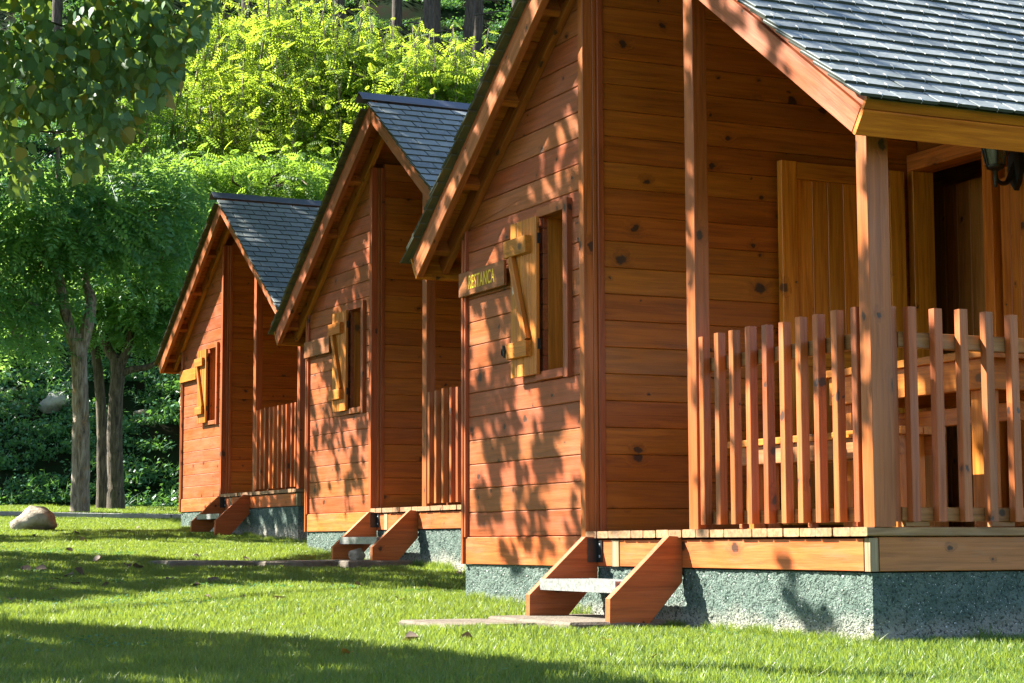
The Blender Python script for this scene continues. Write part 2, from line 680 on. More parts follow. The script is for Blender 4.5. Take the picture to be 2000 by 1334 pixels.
def gz(x, y):
    x, y = np.asarray(x, float), np.asarray(y, float)
    s = (x - CAM[0]) * FW[0] + (y - CAM[1]) * FW[1]
    z = -.500 - .041 * np.minimum(x, 0) - .008 * np.maximum(x, 0)
    z = np.where(s > 30, z - .0 * (s - 30), z)
    z = z + .018 * (vnoise(x * .7 + 40, y * .7 + 9, 3) - .5)
    return z


def hz(x, y):
    s = (x - CAM[0]) * FW[0] + (y - CAM[1]) * FW[1]
    l = (x - CAM[0]) * RT[0] + (y - CAM[1]) * RT[1]
    d = np.maximum(s - HS, 0)
    zb = gz(x, y)
    rise = .80 * d - .35 * (1 - np.exp(-d * .8))
    n_ = (vnoise(l * .5 + 50, s * .5, 5) - .5) * 1.1 + (vnoise(l * 1.4 + 50, s * 1.4, 6) - .5) * .45
    return zb + rise + n_ * np.clip(d * .5, 0, 1)


def gridmesh(name, s0, s1, l0, l1, ds, dl, fz, mat, dz=0.):
    s = np.arange(s0, s1 + 1e-6, ds)
    l = np.arange(l0, l1 + 1e-6, dl)
    ss, ll = np.meshgrid(s, l, indexing='ij')
    x = CAM[0] + ss * FW[0] + ll * RT[0]
    y = CAM[1] + ss * FW[1] + ll * RT[1]
    z = fz(x, y) + dz
    V = np.stack([x, y, z], -1).reshape(-1, 3)
    ni, nj = ss.shape
    i, j = np.meshgrid(np.arange(ni - 1), np.arange(nj - 1), indexing='ij')
    a = (i * nj + j).ravel()
    F = np.stack([a, a + 1, a + nj + 1, a + nj], 1)
    return link(name, mesh(name, V, F, mat, True))


tag(gridmesh('lawn', -14, HS + .3, -45, 45, .6, .6, gz, M['lawn']), None, None, kind='structure')
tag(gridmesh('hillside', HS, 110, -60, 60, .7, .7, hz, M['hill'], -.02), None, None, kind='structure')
tag(gridmesh('surrounding_ground', 110, 420, -400, 400, 20, 20, lambda x, y: hz(x, y) * 0 + 59, M['hill']), None, None, kind='structure')

# ------------------------------------------------------------------ the cabins
XR, SL, YF = .42, .722, -.22                        # ridge x, slope, face of the barge boards
ZA = 3.28                                           # underside of the barge boards at the ridge
TH = math.atan(SL)
CT, ST = math.cos(TH), math.sin(TH)
HALF = 2.335
XL, XW = -1.665, 2.516
DEEP = 4.9
PITCH, Z0 = .145, -.026


def under(x):
    return ZA - SL * abs(x - XR)


def cabin(loc, rz, label, text, variant):
    C = tag(empty('log_cabin', None, loc, rz), label, 'cabin', 'timber cabins in a row along the lawn')
    # --- plinth, rough-cast
    V, F = [], []
    g = np.random.default_rng(variant + 3)

    def face(o, u, w, nu, nw, nrm):
        b0 = len(V)
        for i in range(nu + 1):
            for j in range(nw + 1):
                p = np.array(o) + np.array(u) * i / nu + np.array(w) * j / nw
                k = 0 if i in (0, nu) or j in (0, nw) else 1
                p = p + np.array(nrm) * g.normal(0, .0045) * k
                V.append(p)
        for i in range(nu):
            for j in range(nw):
                a = b0 + i * (nw + 1) + j
                F.append((a, a + nw + 1, a + nw + 2, a + 1))
    zb, zt = -.75, -.192
    face((XL, .004, zb), (XW - XL, 0, 0), (0, 0, zt - zb), 230, 30, (0, -1, 0))
    face((XW, .004, zb), (0, DEEP - .01, 0), (0, 0, zt - zb), 200, 24, (1, 0, 0))
    face((XL, DEEP - .006, zb), (0, -(DEEP - .01), 0), (0, 0, zt - zb), 10, 4, (-1, 0, 0))
    face((XW, DEEP - .006, zb), (XL - XW, 0, 0), (0, 0, zt - zb), 10, 4, (0, 1, 0))
    face((XL, .004, zt), (XW - XL, 0, 0), (0, DEEP - .01, 0), 4, 4, (0, 0, 0))
    link('foundation', mesh('foundation', V, np.array(F), M['render'], True), C)
    # --- gable wall, plank by plank round the window
    gw = empty('gable_wall', C)
    wx0, wx1, wz0, wz1 = -.565, -.255, .895, 1.775      # window opening
    for pc in ([(XL + .02, -.19), (wx0 - .03, -.19), (wx0 - .03, 2.4), (XL + .02, 1.86)], [(wx1 + .03, -.19), (-.012, -.19), (-.012, 2.95), (wx1 + .03, 2.78)],
               [(wx0 - .029, -.19), (wx1 + .029, -.19), (wx1 + .029, wz0 - .03), (wx0 - .029, wz0 - .03)], [(wx0 - .029, wz1 + .03), (wx1 + .029, wz1 + .03), (wx1 + .029, 2.75), (wx0 - .029, 2.42)]):
        prism(gw, 'backing_panel', pc, (0, .05, 0), (1, 0, 0), (0, 0, 1), (0, -1, 0), .019, 'gap', .001)
    k = 0
    while True:
        z0, z1 = Z0 + PITCH * k + .0012, Z0 + PITCH * (k + 1) - .0012
        if z0 > 2.93:
            break
        P0 = [(XL + .052, z0), (-.058, z0), (-.058, z1), (XL + .052, z1)]
        pcs = [P0]
        if z1 > wz0 and z0 < wz1:
            pcs = [[(XL + .052, z0), (wx0, z0), (wx0, z1), (XL + .052, z1)], [(wx1, z0), (-.058, z0), (-.058, z1), (wx1, z1)]]
            if z0 < wz0 - .02:
                pcs.append([(wx0 + .001, z0), (wx1 - .001, z0), (wx1 - .001, wz0), (wx0 + .001, wz0)])
            if z1 > wz1 + .02:
                pcs.append([(wx0 + .001, wz1), (wx1 - .001, wz1), (wx1 - .001, z1), (wx0 + .001, z1)])
        for pc in pcs:
            pc = clip(pc, lambda p: under(p[0]) + .05 - p[1])
            if len(pc) >= 3:
                prism(gw, 'plank', pc, (0, .030, 0), (1, 0, 0), (0, 0, 1), (0, -1, 0), .030, 'gable', .0045)
        k += 1
    bx(gw, 'base_beam', XL + .03, -.003, -.012, .045, -.190, -.0285, 'beam')
    # corner boards
    bx(C, 'corner_post', XL, XL + .028, -.028, .07, -.19, 1.80, 'post')
    bx(C, 'corner_post', XL + .0285, XL + .054, -.022, .03, -.027, 1.86, 'gable')
    bx(C, 'corner_post', -.060, -.003, -.030, .028, -.03, 2.98, 'post')
    bx(C, 'corner_post', -.040, -.0005, .0285, .052, -.002, 2.98, 'post')
    bx(C, 'corner_post', -.028, .0155, .0525, .088, -.002, 2.98, 'post')
    # --- window
    W = empty('window', C, (0, 0, 0))
    fw = .052
    bx(W, 'frame', wx1, wx1 + fw, -.032, .0295, wz0 - .055, wz1 + .056, 'gable')
    bx(W, 'frame', wx0 - .03, wx1 - .001, -.026, .0295, wz1, wz1 + .056, 'gable')
    bx(W, 'sill', wx0 - .03, wx1 - .001, -.034, .0295, wz0 - .05, wz0, 'gable')
    bx(W, 'jamb', wx0 - .0285, wx0 + .0, .031, .185, wz0, wz1, 'honey')
    bx(W, 'jamb', wx1, wx1 + .028, .031, .185, wz0, wz1, 'honey')
    bx(W, 'jamb', wx0 + .001, wx1 - .001, .031, .185, wz1, wz1 + .028, 'honey')
    bx(W, 'jamb', wx0 + .001, wx1 - .001, .031, .185, wz0 - .028, wz0, 'honey')
    for x0 in (wx0 + .002, wx1 - .037):
        bx(W, 'sash', x0, x0 + .035, .118, .148, wz0 + .002, wz1 - .002, 'honey')
    bx(W, 'sash', wx0 + .038, wx1 - .038, .118, .148, wz1 - .04, wz1 - .002, 'honey')
    bx(W, 'sash', wx0 + .038, wx1 - .038, .118, .148, wz0 + .002, wz0 + .04, 'honey')
    bx(W, 'pane', wx0 + .036, wx1 - .036, .131, .135, wz0 + .038, wz1 - .038, 'glass', 'z', .0005)
    # --- shutter folded back on the wall
    Sh = empty('shutter', C)
    sx0, sx1 = -.872, -.532
    nb = 4
    bw = (sx1 - sx0) / nb
    for i in range(nb):
        bx(Sh, 'board', sx0 + bw * i + .0008, sx0 + bw * (i + 1) - .0008, -.062, -.036, .880, 1.775, 'honey', 'z', .0045)
    bx(Sh, 'ledge', sx0 - .018, sx1 - .06, -.098, -.0625, 1.575, 1.675, 'honey')
    bx(Sh, 'ledge', sx0 + .012, sx1 - .06, -.098, -.0625, .985, 1.075, 'honey')
    board(Sh, 'brace', (sx0 + .05, -.0785, 1.573), (sx1 - .088, -.0785, 1.077), (1, 0, 0), .052, .031, 'honey')
    for z in (1.02, 1.62):
        bx(Sh, 'hinge', sx1 + .001, sx1 + .005, -.055, -.034, z, z + .06, 'iron', 'z')
    if variant == 0:
        v, f = joinm([tube([(sx0 - .014, -.105, 1.03), (sx0 - .014, -.07, 1.03)], [.024, .028], 8),
                      tube([(sx0 - .05, -.085, 1.035), (sx0 + .02, -.1, 1.03)], [.008, .012], 6),
                      tube([(sx0 - .02, -.09, 1.0), (sx0 - .014, -.1, 1.07)], [.009, .010], 6)])
        link('latch', mesh('latch', v, f, M['iron']), Sh)
        g2 = random.Random(4)
        pv = [(sx0 + .045 + .024 * math.cos(a) * g2.uniform(.4, 1.1), -.0632, 1.395 + .042 * math.sin(a) * g2.uniform(.5, 1.1)) for a in np.linspace(0, 6.0, 12)]
        link('paper_scrap', mesh('paper_scrap', pv, [list(range(12))], M['paper']), Sh)
    # --- wall of the room beside the porch, planks run back
    pw = empty('porch_wall', C)
    bx(pw, 'backing_panel', -.052, -.034, .089, 2.2, -.03, 3.0, 'gap')
    k = 0
    while Z0 + PITCH * k < 2.98:
        z0, z1 = Z0 + PITCH * k + .0008, Z0 + PITCH * (k + 1) - .0008
        bx(pw, 'plank', -.034, 0., .0885, 2.19, z0, z1, 'side', 'y', .0035)
        k += 1
    # --- back wall of the porch with the doorway
    bw_ = empty('back_wall', C)
    k = 0
    while True:
        z0, z1 = Z0 + PITCH * k + .0008, Z0 + PITCH * (k + 1) - .0008
        if z0 > 3.2:
            break
        for x0, x1 in ((.002, .02), (.78, XW - .02)) if z1 < 2.12 else ((.002, XW - .02),):
            pc = clip([(x0, max(z0, 2.10) if z1 > 2.12 else z0), (x1, max(z0, 2.10) if z1 > 2.12 else z0), (x1, z1), (x0, z1)], lambda p: under(p[0]) + .12 - p[1])
            if len(pc) >= 3:
                prism(bw_, 'plank', pc, (0, 2.225, 0), (1, 0, 0), (0, 0, 1), (0, -1, 0), .032, 'side', .0035)
        k += 1
    bx(bw_, 'door_jamb', .021, .075, 2.10, 2.25, 0, 2.098, 'door')
    bx(bw_, 'door_jamb', .675, .755, 2.12, 2.25, 0, 2.098, 'orange')
    bx(bw_, 'lintel', .022, .80, 2.10, 2.25, 2.1005, 2.20, 'soffit')
    # open door leaf against the porch wall
    D = empty('door', C)
    y0, y1, dx0, dx1 = 1.18, 2.03, .045, .09
    bx(D, 'stile', dx0, dx1, y0, y0 + .105, .03, 2.085, 'door')
    bx(D, 'stile', dx0, dx1, y1 - .105, y1, .03, 2.085, 'door')
    bx(D, 'rail', dx0, dx1 - .001, y0 + .106, y1 - .106, 1.985, 2.084, 'door')
    bx(D, 'rail', dx0, dx1 - .001, y0 + .106, y1 - .106, .031, .15, 'door')
    bx(D, 'rail', dx0, dx1 - .001, y0 + .106, y1 - .106, .92, 1.02, 'door')
    n_ = 6
    w = (y1 - y0 - .212) / n_
    for i in range(n_):
        bx(D, 'panel_board', dx0 + .012, dx1 - .014, y0 + .106 + w * i + .0006, y0 + .106 + w * (i + 1) - .0006, 1.021, 1.984, 'door', 'z', .004)
        bx(D, 'panel_board', dx0 + .012, dx1 - .014, y0 + .106 + w * i + .0006, y0 + .106 + w * (i + 1) - .0006, .151, .919, 'door', 'z', .004)
    v, f = tube([(dx1, y0 + .05, .98), (dx1 + .05, y0 + .05, .98), (dx1 + .055, y0 + .16, .98)], [.014, .011, .009], 8)
    link('handle', mesh('handle', v, f, M['iron']), D)
    # folded shutter of the porch window, right of the doorway
    Ps = empty('window_shutter', C)
    for i in range(5):
        bx(Ps, 'board', .785 + .082 * i, .785 + .082 * (i + 1) - .0015, 2.15, 2.186, .02, 1.93, 'orange', 'z', .005)
    # --- the dark room behind
    rm = empty('room', C)
    bx(rm, 'floor_panel', -1.6, 2.4, 2.26, 4.8, -.06, -.01, 'dim')
    for i in range(5):
        bx(rm, 'cupboard_board', -.40 + .122 * i, -.40 + .122 * (i + 1) - .003, 2.60, 2.63, .0, 2.10, 'dim', 'z')
    bx(rm, 'partition', -1.63, 2.42, 3.13, 3.16, -.01, 2.4, 'dim')
    bx(rm, 'screen', .24, .42, 2.66, 2.68, .9, 1.55, 'green_panel')
    # --- outer walls never seen from the lawn side
    bx(C, 'side_wall', XL, XL + .045, .072, DEEP, -.19, 1.86, 'gable')
    bx(C, 'side_wall', XW - .05, XW - .005, 2.26, DEEP, -.02, 1.86, 'gable')
    pc = [(XL + .05, -.19), (XW - .055, -.19), (XW - .055, 1.85), (XR, under(XR) + .1), (XL + .05, 1.85)]
    prism(C, 'back_gable', pc, (0, DEEP, 0), (1, 0, 0), (0, 0, 1), (0, -1, 0), .05, 'gable')
    # --- porch floor
    nbd = 20
    dw = (XW + .03 - .003) / nbd
    dk = empty('porch_floor', C)
    for i in range(nbd):
        jit = rnd.uniform(-.004, .004)
        bx(dk, 'deck_board', .003 + dw * i + .0035, .003 + dw * (i + 1) - .0035, -.034 + jit, 2.19, -.040, -.003 + rnd.uniform(-.0015, .0015), 'deck', 'y', .004)
    bx(dk, 'rim_beam', .08, .262, -.014, .03, -.186, -.050, 'beam')
    bx(dk, 'post_stub', .268, .345, -.018, .03, -.186, -.050, 'greywood', 'z')
    bx(dk, 'rim_beam', .352, 2.482, -.014, .03, -.186, -.050, 'beam')
    bx(dk, 'corner_block', 2.486, 2.530, -.012, .03, -.186, -.048, 'greywood', 'z')
    bx(dk, 'rim_beam', 2.490, 2.533, .032, DEEP - .1, -.186, -.044, 'sidebeam')
    # --- posts
    bx(C, 'porch_post', 1.033, 1.120, .0, .080, -.002, 2.86, 'post')
    bx(C, 'porch_post', 2.468, 2.548, .0, .110, -.002, 1.80, 'post')
    bx(C, 'porch_post', 2.468, 2.530, 2.06, 2.15, -.002, 1.80, 'post')
    bx(C, 'wall_plate', 2.47, 2.53, .112, 2.055, 1.66, 1.76, 'side')
    # --- front railing
    Rl = empty('railing', C)
    px_ = [1.150, 1.288, 1.428, 1.568, 1.708, 1.847, 1.987, 2.126, 2.268, 2.405]
    for i, x in enumerate(px_):
        y = -.004 + rnd.uniform(-.004, .004)
        o = bx(Rl, 'picket', x, x + .042, y, y + .042, .020, .925 + rnd.uniform(-.006, .006), 'picket')
    bx(Rl, 'rail', 1.122, 2.466, .044, .082, .755, .822, 'rail')
    bx(Rl, 'rail', 1.122, 2.466, .044, .082, .022, .082, 'rail')
    for x in (1.42, 1.99, 2.33):
        bx(Rl, 'packing_block', x, x + .03, .045, .08, -.001, .0215, 'picket', 'x')
    Rs = empty('railing', C)
    ys = [.112, .172, .305, .440, .572, .707, .842, .977, 1.112, 1.247, 1.382, 1.517, 1.652, 1.787, 1.922]
    for i, y in enumerate(ys):
        x = 2.538 + rnd.uniform(-.004, .004)
        if i == 0:
            bx(Rs, 'picket', 2.49, 2.53, y, y + .036, .02, .925, 'post')
            continue
        bx(Rs, 'picket', x, x + .042, y, y + .042, .020, .918 + rnd.uniform(-.008, .008), 'picket')
    bx(Rs, 'rail', 2.497, 2.536, .150, 2.055, .752, .818, 'rail')
    bx(Rs, 'rail', 2.497, 2.536, .150, 2.055, .022, .080, 'rail')
    for y in (.17, .62, 1.2):
        bx(Rs, 'packing_block', 2.50, 2.532, y, y + .12, -.001, .0215, 'rail')
    # --- steps
    St = empty('porch_steps', C)
    prof = [(.016, -.036), (.085, -.032), (.412, -.330), (.418, -.62), (.36, -.62), (.016, -.255)]
    for x in (.055, .938):
        prism(St, 'stringer', [(u, w_) for u, w_ in prof], (x + .05, 0, 0), (0, -1, 0), (0, 0, 1), (1, 0, 0), .001, 'step', .0002) if False else None
        U, Wd, N = (0, -1, 0), (0, 0, 1), (-1, 0, 0)
        prism(St, 'stringer', prof, (x + .05, 0, 0), U, Wd, N, .05, 'step', .003)
    V, F = [], []

    def addb(x0, x1, y0_, y1_, z0_, z1_):
        b0 = len(V)
        for x in (x0, x1):
            for y in (y0_, y1_):
                for z in (z0_, z1_):
                    V.append((x, y, z))
        for q in ((0, 1, 3, 2), (4, 6, 7, 5), (0, 4, 5, 1), (2, 3, 7, 6), (0, 2, 6, 4), (1, 5, 7, 3)):
            F.append([b0 + i for i in q])
    tx0, tx1 = .108, .936
    addb(tx0, tx1, -.356, -.352, -.305, -.247)
    addb(tx0, tx1, -.112, -.108, -.305, -.247)
    addb(tx0, tx0 + .004, -.3515, -.1125, -.305, -.249)
    addb(tx1 - .004, tx1, -.3515, -.1125, -.305, -.249)
    for i in range(11):
        y = -.351 + .0215 * (i + .5)
        addb(tx0 + .005, tx1 - .005, y - .0012, y + .0012, -.275, -.2485)
    for i in range(40):
        x = tx0 + .01 + (tx1 - tx0 - .02) * (i + .5) / 40
        addb(x - .0012, x + .0012, -.3505, -.1135, -.274, -.2495)
    link('tread', mesh('tread', V, F, M['steel']), St)
    for x in (.108, .928):
        br = bx(St, 'bracket', x, x + .006, -.075, -.012, -.165, -.04, 'iron', 'z')
    bx(St, 'bracket', .1155, .165, -.0225, -.0165, -.165, -.052, 'iron', 'z')
    v, f = joinm([tube([(.14, -.0225, z), (.14, -.026, z)], [.008, .005], 8) for z in (-.075, -.135)])
    link('screw', mesh('screw', v, f, M['hook']), St)
    # --- roof: barge boards, rafters, lining boards, slates
    Rf = empty('roof', C)
    for s in (-1, 1):
        U = Vector((s * CT, 0, -ST))                  # down the slope
        Nn = Vector((s * ST, 0, CT))                  # out of the roof
        Lb = HALF / CT
        org = Vector((XR, 0, ZA))
        for nm, n0, n1, yf, yb in (('barge_board', 0., .112, YF, YF + .042), ('barge_board', .116, .165, YF + .012, YF + .042)):
            # mitred at the ridge
            a0, a1 = -n0 * SL * -1 * -1, -n1 * SL * -1 * -1
            poly = [(-n0 * SL * -1 * 0 + n0 * (ST / CT) * 0, n0)]
            # at the ridge plane x = XR:  u*CT*s + n*ST*s = 0 -> u = -n*tan
            poly = [(-n0 * SL + .0008, n0), (Lb, n0), (Lb, n1), (-n1 * SL + .0008, n1)]
            Yv = U.cross(Nn)
            prism(Rf, nm, poly, org + Vector((0, yb, 0)) if True else org, U, Nn, Vector((0, -1, 0)), yb - yf, 'barge', .003) if s == 1 else \
                prism(Rf, nm, [(-u, w_) for u, w_ in poly], org + Vector((0, yb, 0)), -U, Nn, Vector((0, -1, 0)), yb - yf, 'barge', .003)
        # rafter on the wall face
        poly = [(-.02 * SL + .001, .03), (Lb - .01, .03), (Lb - .01, .147), (-.147 * SL + .001, .147)]
        if s == 1:
            prism(Rf, 'rafter', poly, org + Vector((0, -.002, 0)), U, Nn, Vector((0, -1, 0)), .04, 'soffit', .003)
        else:
            prism(Rf, 'rafter', [(-u, w_) for u, w_ in poly], org + Vector((0, -.002, 0)), -U, Nn, Vector((0, -1, 0)), .04, 'soffit', .003)
        for u in (.10, .78, 1.46, 2.14, 2.72):
            c0 = org + U * u + Nn * .102
            yb = -.043 if s < 0 else 2.19
            if s > 0:
                board(Rf, 'purlin', c0 + Vector((0, YF + .043, 0)), c0 + Vector((0, -.043, 0)), U, .05, .085, 'soffit')
                board(Rf, 'purlin', c0 + Vector((0, -.001, 0)), c0 + Vector((0, 2.19, 0)), U, .05, .085, 'soffit')
            else:
                board(Rf, 'purlin', c0 + Vector((0, YF + .043, 0)), c0 + Vector((0, -.043, 0)), U, .05, .085, 'soffit')
        # lining boards
        nb = 19
        wl = (Lb + .0) / nb
        for i in range(nb):
            c0 = org + U * (wl * (i + .5)) + Nn * .157
            board(Rf, 'lining_board', c0 + Vector((0, YF + .044, 0)), c0 + Vector((0, DEEP + .2, 0)), U, wl - .003, .018, 'soffit', .004)
        # eaves fascia: two boards square to the slope
        e = org + U * (Lb + .002)
        for n0, n1, du, mt in ((.0, .112, .022, 'orange'), (.1135, .165, .016, 'orange')):
            c0 = e + Nn * ((n0 + n1) / 2) + U * (du / 2)
            board(Rf, 'eaves_board', c0 + Vector((0, YF + .002, 0)), c0 + Vector((0, DEEP + .2, 0)), Nn, n1 - n0, du, mt)
        # slates
        nh, ex, ln, th_, wd = .170, .118, .26, .013, .192
        tilt = math.asin(.0250 / ln)
        rows = int((Lb + .10) / ex)
        ymax = (1.5 if variant == 0 else 1.45) if s > 0 else -.10
        fieldV, fieldF = [], []
        hookV, hookF = [], []
        for r in range(rows + 1):
            u_tail = Lb + .075 - ex * r
            top = max(.02, u_tail - ln)
            Lr = u_tail - top
            ys_ = -.300 if s > 0 else -.262
            y = ys_ - (r % 2) * wd * .5
            first = True
            while y < ymax:
                w_ = wd * rnd.uniform(.94, 1.06)
                ya, yb = max(y, ys_ + rnd.uniform(-.006, .006)), y + w_ - .006
                y += w_
                if yb - ya < .03 or Lr < .05:
                    continue
                jit = rnd.uniform(-.005, .005)
                mid = (ya + yb) / 2
                Ut = Vector((U * math.cos(tilt) + Nn * math.sin(tilt)))
                c0 = org + U * (u_tail + jit) + Nn * (nh + .0250 + rnd.uniform(0, .0025)) - Ut * (Lr / 2)
                o = board(Rf, 'slate', c0 + Ut * (Lr / 2) + Vector((0, mid, 0)), c0 - Ut * (Lr / 2) + Vector((0, mid, 0)), (0, 1, rnd.uniform(-.012, .012)), yb - ya, th_, 'slate' if s > 0 else 'mossslate', .003)
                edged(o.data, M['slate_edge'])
                if s > 0 and variant == 0:
                    hp = org + U * (u_tail + jit + .004) + Nn * (nh + .0250 + .002) + Vector((0, mid + rnd.uniform(-.01, .01), 0))
                    v, f = tube([hp - Nn * .008, hp + Nn * .004 + U * .003, hp + Nn * .0085 - U * .010, hp + Nn * .006 - U * .028], [.0022] * 4, 4)
                    hookF.append(f + len(hookV))
                    hookV.extend(v)
            # the rest of the row, out of sight of the lawn, laid as one field
            b0 = len(fieldV)
            for yy in (max(ymax + .05, y), DEEP + .3):
                for uu, nn in ((u_tail, nh + .0250), (u_tail - Lr, nh), (u_tail, nh + .010), (u_tail - Lr, nh - .008)):
                    fieldV.append(org + U * uu + Nn * nn + Vector((0, yy, 0)))
            for q in ((0, 4, 5, 1), (2, 3, 7, 6), (0, 2, 6, 4), (1, 5, 7, 3), (0, 1, 3, 2), (4, 6, 7, 5)):
                fieldF.append([b0 + i for i in q])
        o = link('slate_field', mesh('slate_field', [tuple(v) for v in fieldV], fieldF, M['slate']), Rf)
        o['kind'] = 'stuff'
        if hookV:
            o = link('slate_hooks', mesh('slate_hooks', [tuple(v) for v in hookV], np.concatenate(hookF), M['hook']), Rf)
            o['kind'] = 'stuff'
    # underlay keeps daylight out between slates and lining
    for s in (-1, 1):
        U = Vector((s * CT, 0, -ST))
        Nn = Vector((s * ST, 0, CT))
        c0 = Vector((XR, 0, ZA)) + Nn * .1675
        a, b_ = c0 + Vector((0, YF + .002, 0)) + U * (HALF / CT + .04) / 2, c0 + Vector((0, DEEP + .2, 0)) + U * (HALF / CT + .04) / 2
        board(Rf, 'underlay', a, b_, U, HALF / CT + .04, .003, 'mossslate', .0005)
    # ridge cap
    zr = ZA + (.170 + .028) / CT
    prof = [(-.105 * CT, -.105 * ST), (-.09 * CT, -.09 * ST + .004), (-.016, -.001), (0, .012), (.016, -.001), (.09 * CT, -.09 * ST + .004), (.105 * CT, -.105 * ST)]
    V = [(XR + x, y, zr + z) for y in (-.33, DEEP + .3) for x, z in prof] + [(XR + x, y, zr + z - .005) for y in (-.33, DEEP + .3) for x, z in prof]
    n7 = 7
    F = []
    for i in range(6):
        F.append([i, i + 1, n7 + i + 1, n7 + i])
        F.append([2 * n7 + i + 1, 2 * n7 + i, 3 * n7 + i, 3 * n7 + i + 1])
        F.append([i, 2 * n7 + i, 2 * n7 + i + 1, i + 1])
    F.append([0, n7, 3 * n7, 2 * n7])
    F.append([6, 2 * n7 + 6, 3 * n7 + 6, n7 + 6])
    link('ridge_cap', mesh('ridge_cap', V, F, M['ridge']), Rf)
    # --- name board on the wall
    lab = ('dark wooden name board with yellow letters RESTANCA', 'wooden name board in dappled light on the middle cabin', 'pale sunlit wooden name board on the far cabin')[variant]
    Sg = tag(empty('name_sign', None), lab, 'sign')
    Sg.matrix_world = Matrix.Translation(loc) @ Matrix.Rotation(rz, 4, 'Z')
    bx(Sg, 'sign_board', -1.648, -.985, -.050, -.0325, 1.438, 1.588, ('sign', 'sign', 'honey')[variant], 'x')
    if text:
        cu = bpy.data.curves.new('lettering', 'FONT')
        cu.body = text
        cu.size = .108
        cu.extrude = .001
        cu.offset = .0002
        cu.align_x = 'CENTER'
        cu.align_y = 'CENTER'
        cu.space_character = 1.12
        to = bpy.data.objects.new('lettering', cu)
        COL.objects.link(to)
        dg = bpy.context.evaluated_depsgraph_get()
        me = bpy.data.meshes.new_from_object(to.evaluated_get(dg))
        bpy.data.objects.remove(to)
        me.materials.clear()
        me.materials.append(M['yellow'])
        xs = np.empty(len(me.vertices) * 3, np.float32)
        me.vertices.foreach_get('co', xs)
        xs = xs.reshape(-1, 3)
        xs[:, 0] *= .375 / max(1e-6, np.ptp(xs[:, 0]))
        xs[:, 1] *= .084 / max(1e-6, np.ptp(xs[:, 1]))
        xs[:, :2] -= (xs[:, :2].max(0) + xs[:, :2].min(0)) / 2
        me.vertices.foreach_set('co', xs.ravel())
        lo = link('lettering', me, Sg)
        lo.matrix_local = Matrix.Translation((-1.305, -.0512, 1.515)) @ Matrix.Rotation(math.pi / 2, 4, 'X')
    return C


PLACES = [((0, 0, 0), 0.), ((-6.434, 1.234, .237), .020), ((-13.039, 1.856, .526), .031)]
cabin(*PLACES[0], 'timber cabin bearing the RESTANCA board, its picket porch in the corner of the lawn', 'RESTANCA', 0)
cabin(*PLACES[1], 'shaded timber cabin in the middle of the row, dappled light low on its wall', '', 1)
cabin(*PLACES[2], 'sunlit orange timber cabin at the far end of the row by the boulder', '', 2)

# ------------------------------------------------------------------ picnic table, bench, lantern on the near porch
T = tag(empty('picnic_table', None, (1.58, 1.2, 0)), 'wooden table with deep apron standing behind the porch pickets', 'table')
for i in range(5):
    bx(T, 'top_board', -.66, .66, -.36 + .144 * i, -.36 + .144 * (i + 1) - .004, .765, .802, 'honey')
bx(T, 'apron', -.60, .60, -.335, -.30, .625, .7645, 'honey')
bx(T, 'apron', -.60, .60, .30, .335, .625, .7645, 'honey')
bx(T, 'apron', .565, .60, -.299, .299, .625, .7645, 'honey')
bx(T, 'apron', -.60, -.565, -.299, .299, .625, .7645, 'honey')
for x in (-.56, .47):
    for y in (-.295, .205):
        bx(T, 'leg', x, x + .09, y, y + .09, .0, .764 if False else .6245, 'honey')
bx(T, 'stretcher', -.47, .47, -.02, .03, .50, .585, 'orange')
Bn = tag(empty('bench', None, (1.36, .60, 0)), 'low wooden bench in front of the porch table, behind the pickets', 'bench')
for i in range(2):
    bx(Bn, 'seat_board', -.74, .74, -.125 + .125 * i, .125 * i - .004, .418, .452, 'honey')
bx(Bn, 'apron', -.70, .70, -.105, -.08, .325, .4175, 'rail')
bx(Bn, 'apron', -.70, .70, .08, .105, .325, .4175, 'rail')
for x in (-.64, .57):
    for y in (-.079, .0095):
        bx(Bn, 'leg', x, x + .07, y, y + .07, 0., .4175, 'honey')

Ln = tag(empty('wall_lantern', None, (.945, 2.14, 1.97)), 'black carriage lantern on a scrolled arm beside the dark doorway', 'lantern')


def lathe(prof, sides, mat, name, parent, loc=(0, 0, 0)):
    V, F = [], []
    for r, z in prof:
        for k in range(sides):
            a = 2 * math.pi * (k + .5) / sides
            V.append((r * math.cos(a) + loc[0], r * math.sin(a) + loc[1], z + loc[2]))
    for i in range(len(prof) - 1):
        for k in range(sides):
            k2 = (k + 1) % sides
            F.append((i * sides + k, i * sides + k2, (i + 1) * sides + k2, (i + 1) * sides + k))
    return link(name, mesh(name, V, np.array(F), M[mat]), parent)


lo = (.03, -.17, .0)
lathe([(.0, -.135), (.008, -.13), (.012, -.11), (.009, -.10), (.016, -.085), (.013, -.05), (.03, -.035), (.048, -.03), (.052, -.018), (.052, -.01)], 6, 'iron', 'base', Ln, lo)
for k in range(6):
    a = 2 * math.pi * (k + .5) / 6
    v, f = tube([(lo[0] + .05 * math.cos(a), lo[1] + .05 * math.sin(a), -.012), (lo[0] + .085 * math.cos(a), lo[1] + .085 * math.sin(a), .15)], [.006, .006], 5)
    link('bar', mesh('bar', v, f, M['iron']), Ln)
    a2 = a + 2 * math.pi / 6
    q = [(lo[0] + r * math.cos(b_), lo[1] + r * math.sin(b_), z) for r, b_, z in ((.048, a, -.01), (.048, a2, -.01), (.082, a2, .15), (.082, a, .15))]
    link('pane', mesh('pane', q, [[0, 1, 2, 3]], M['lglass']), Ln)
lathe([(.10, .15), (.098, .165), (.06, .20), (.03, .215), (.012, .24), (.0, .26)], 6, 'iron', 'cap', Ln, lo)
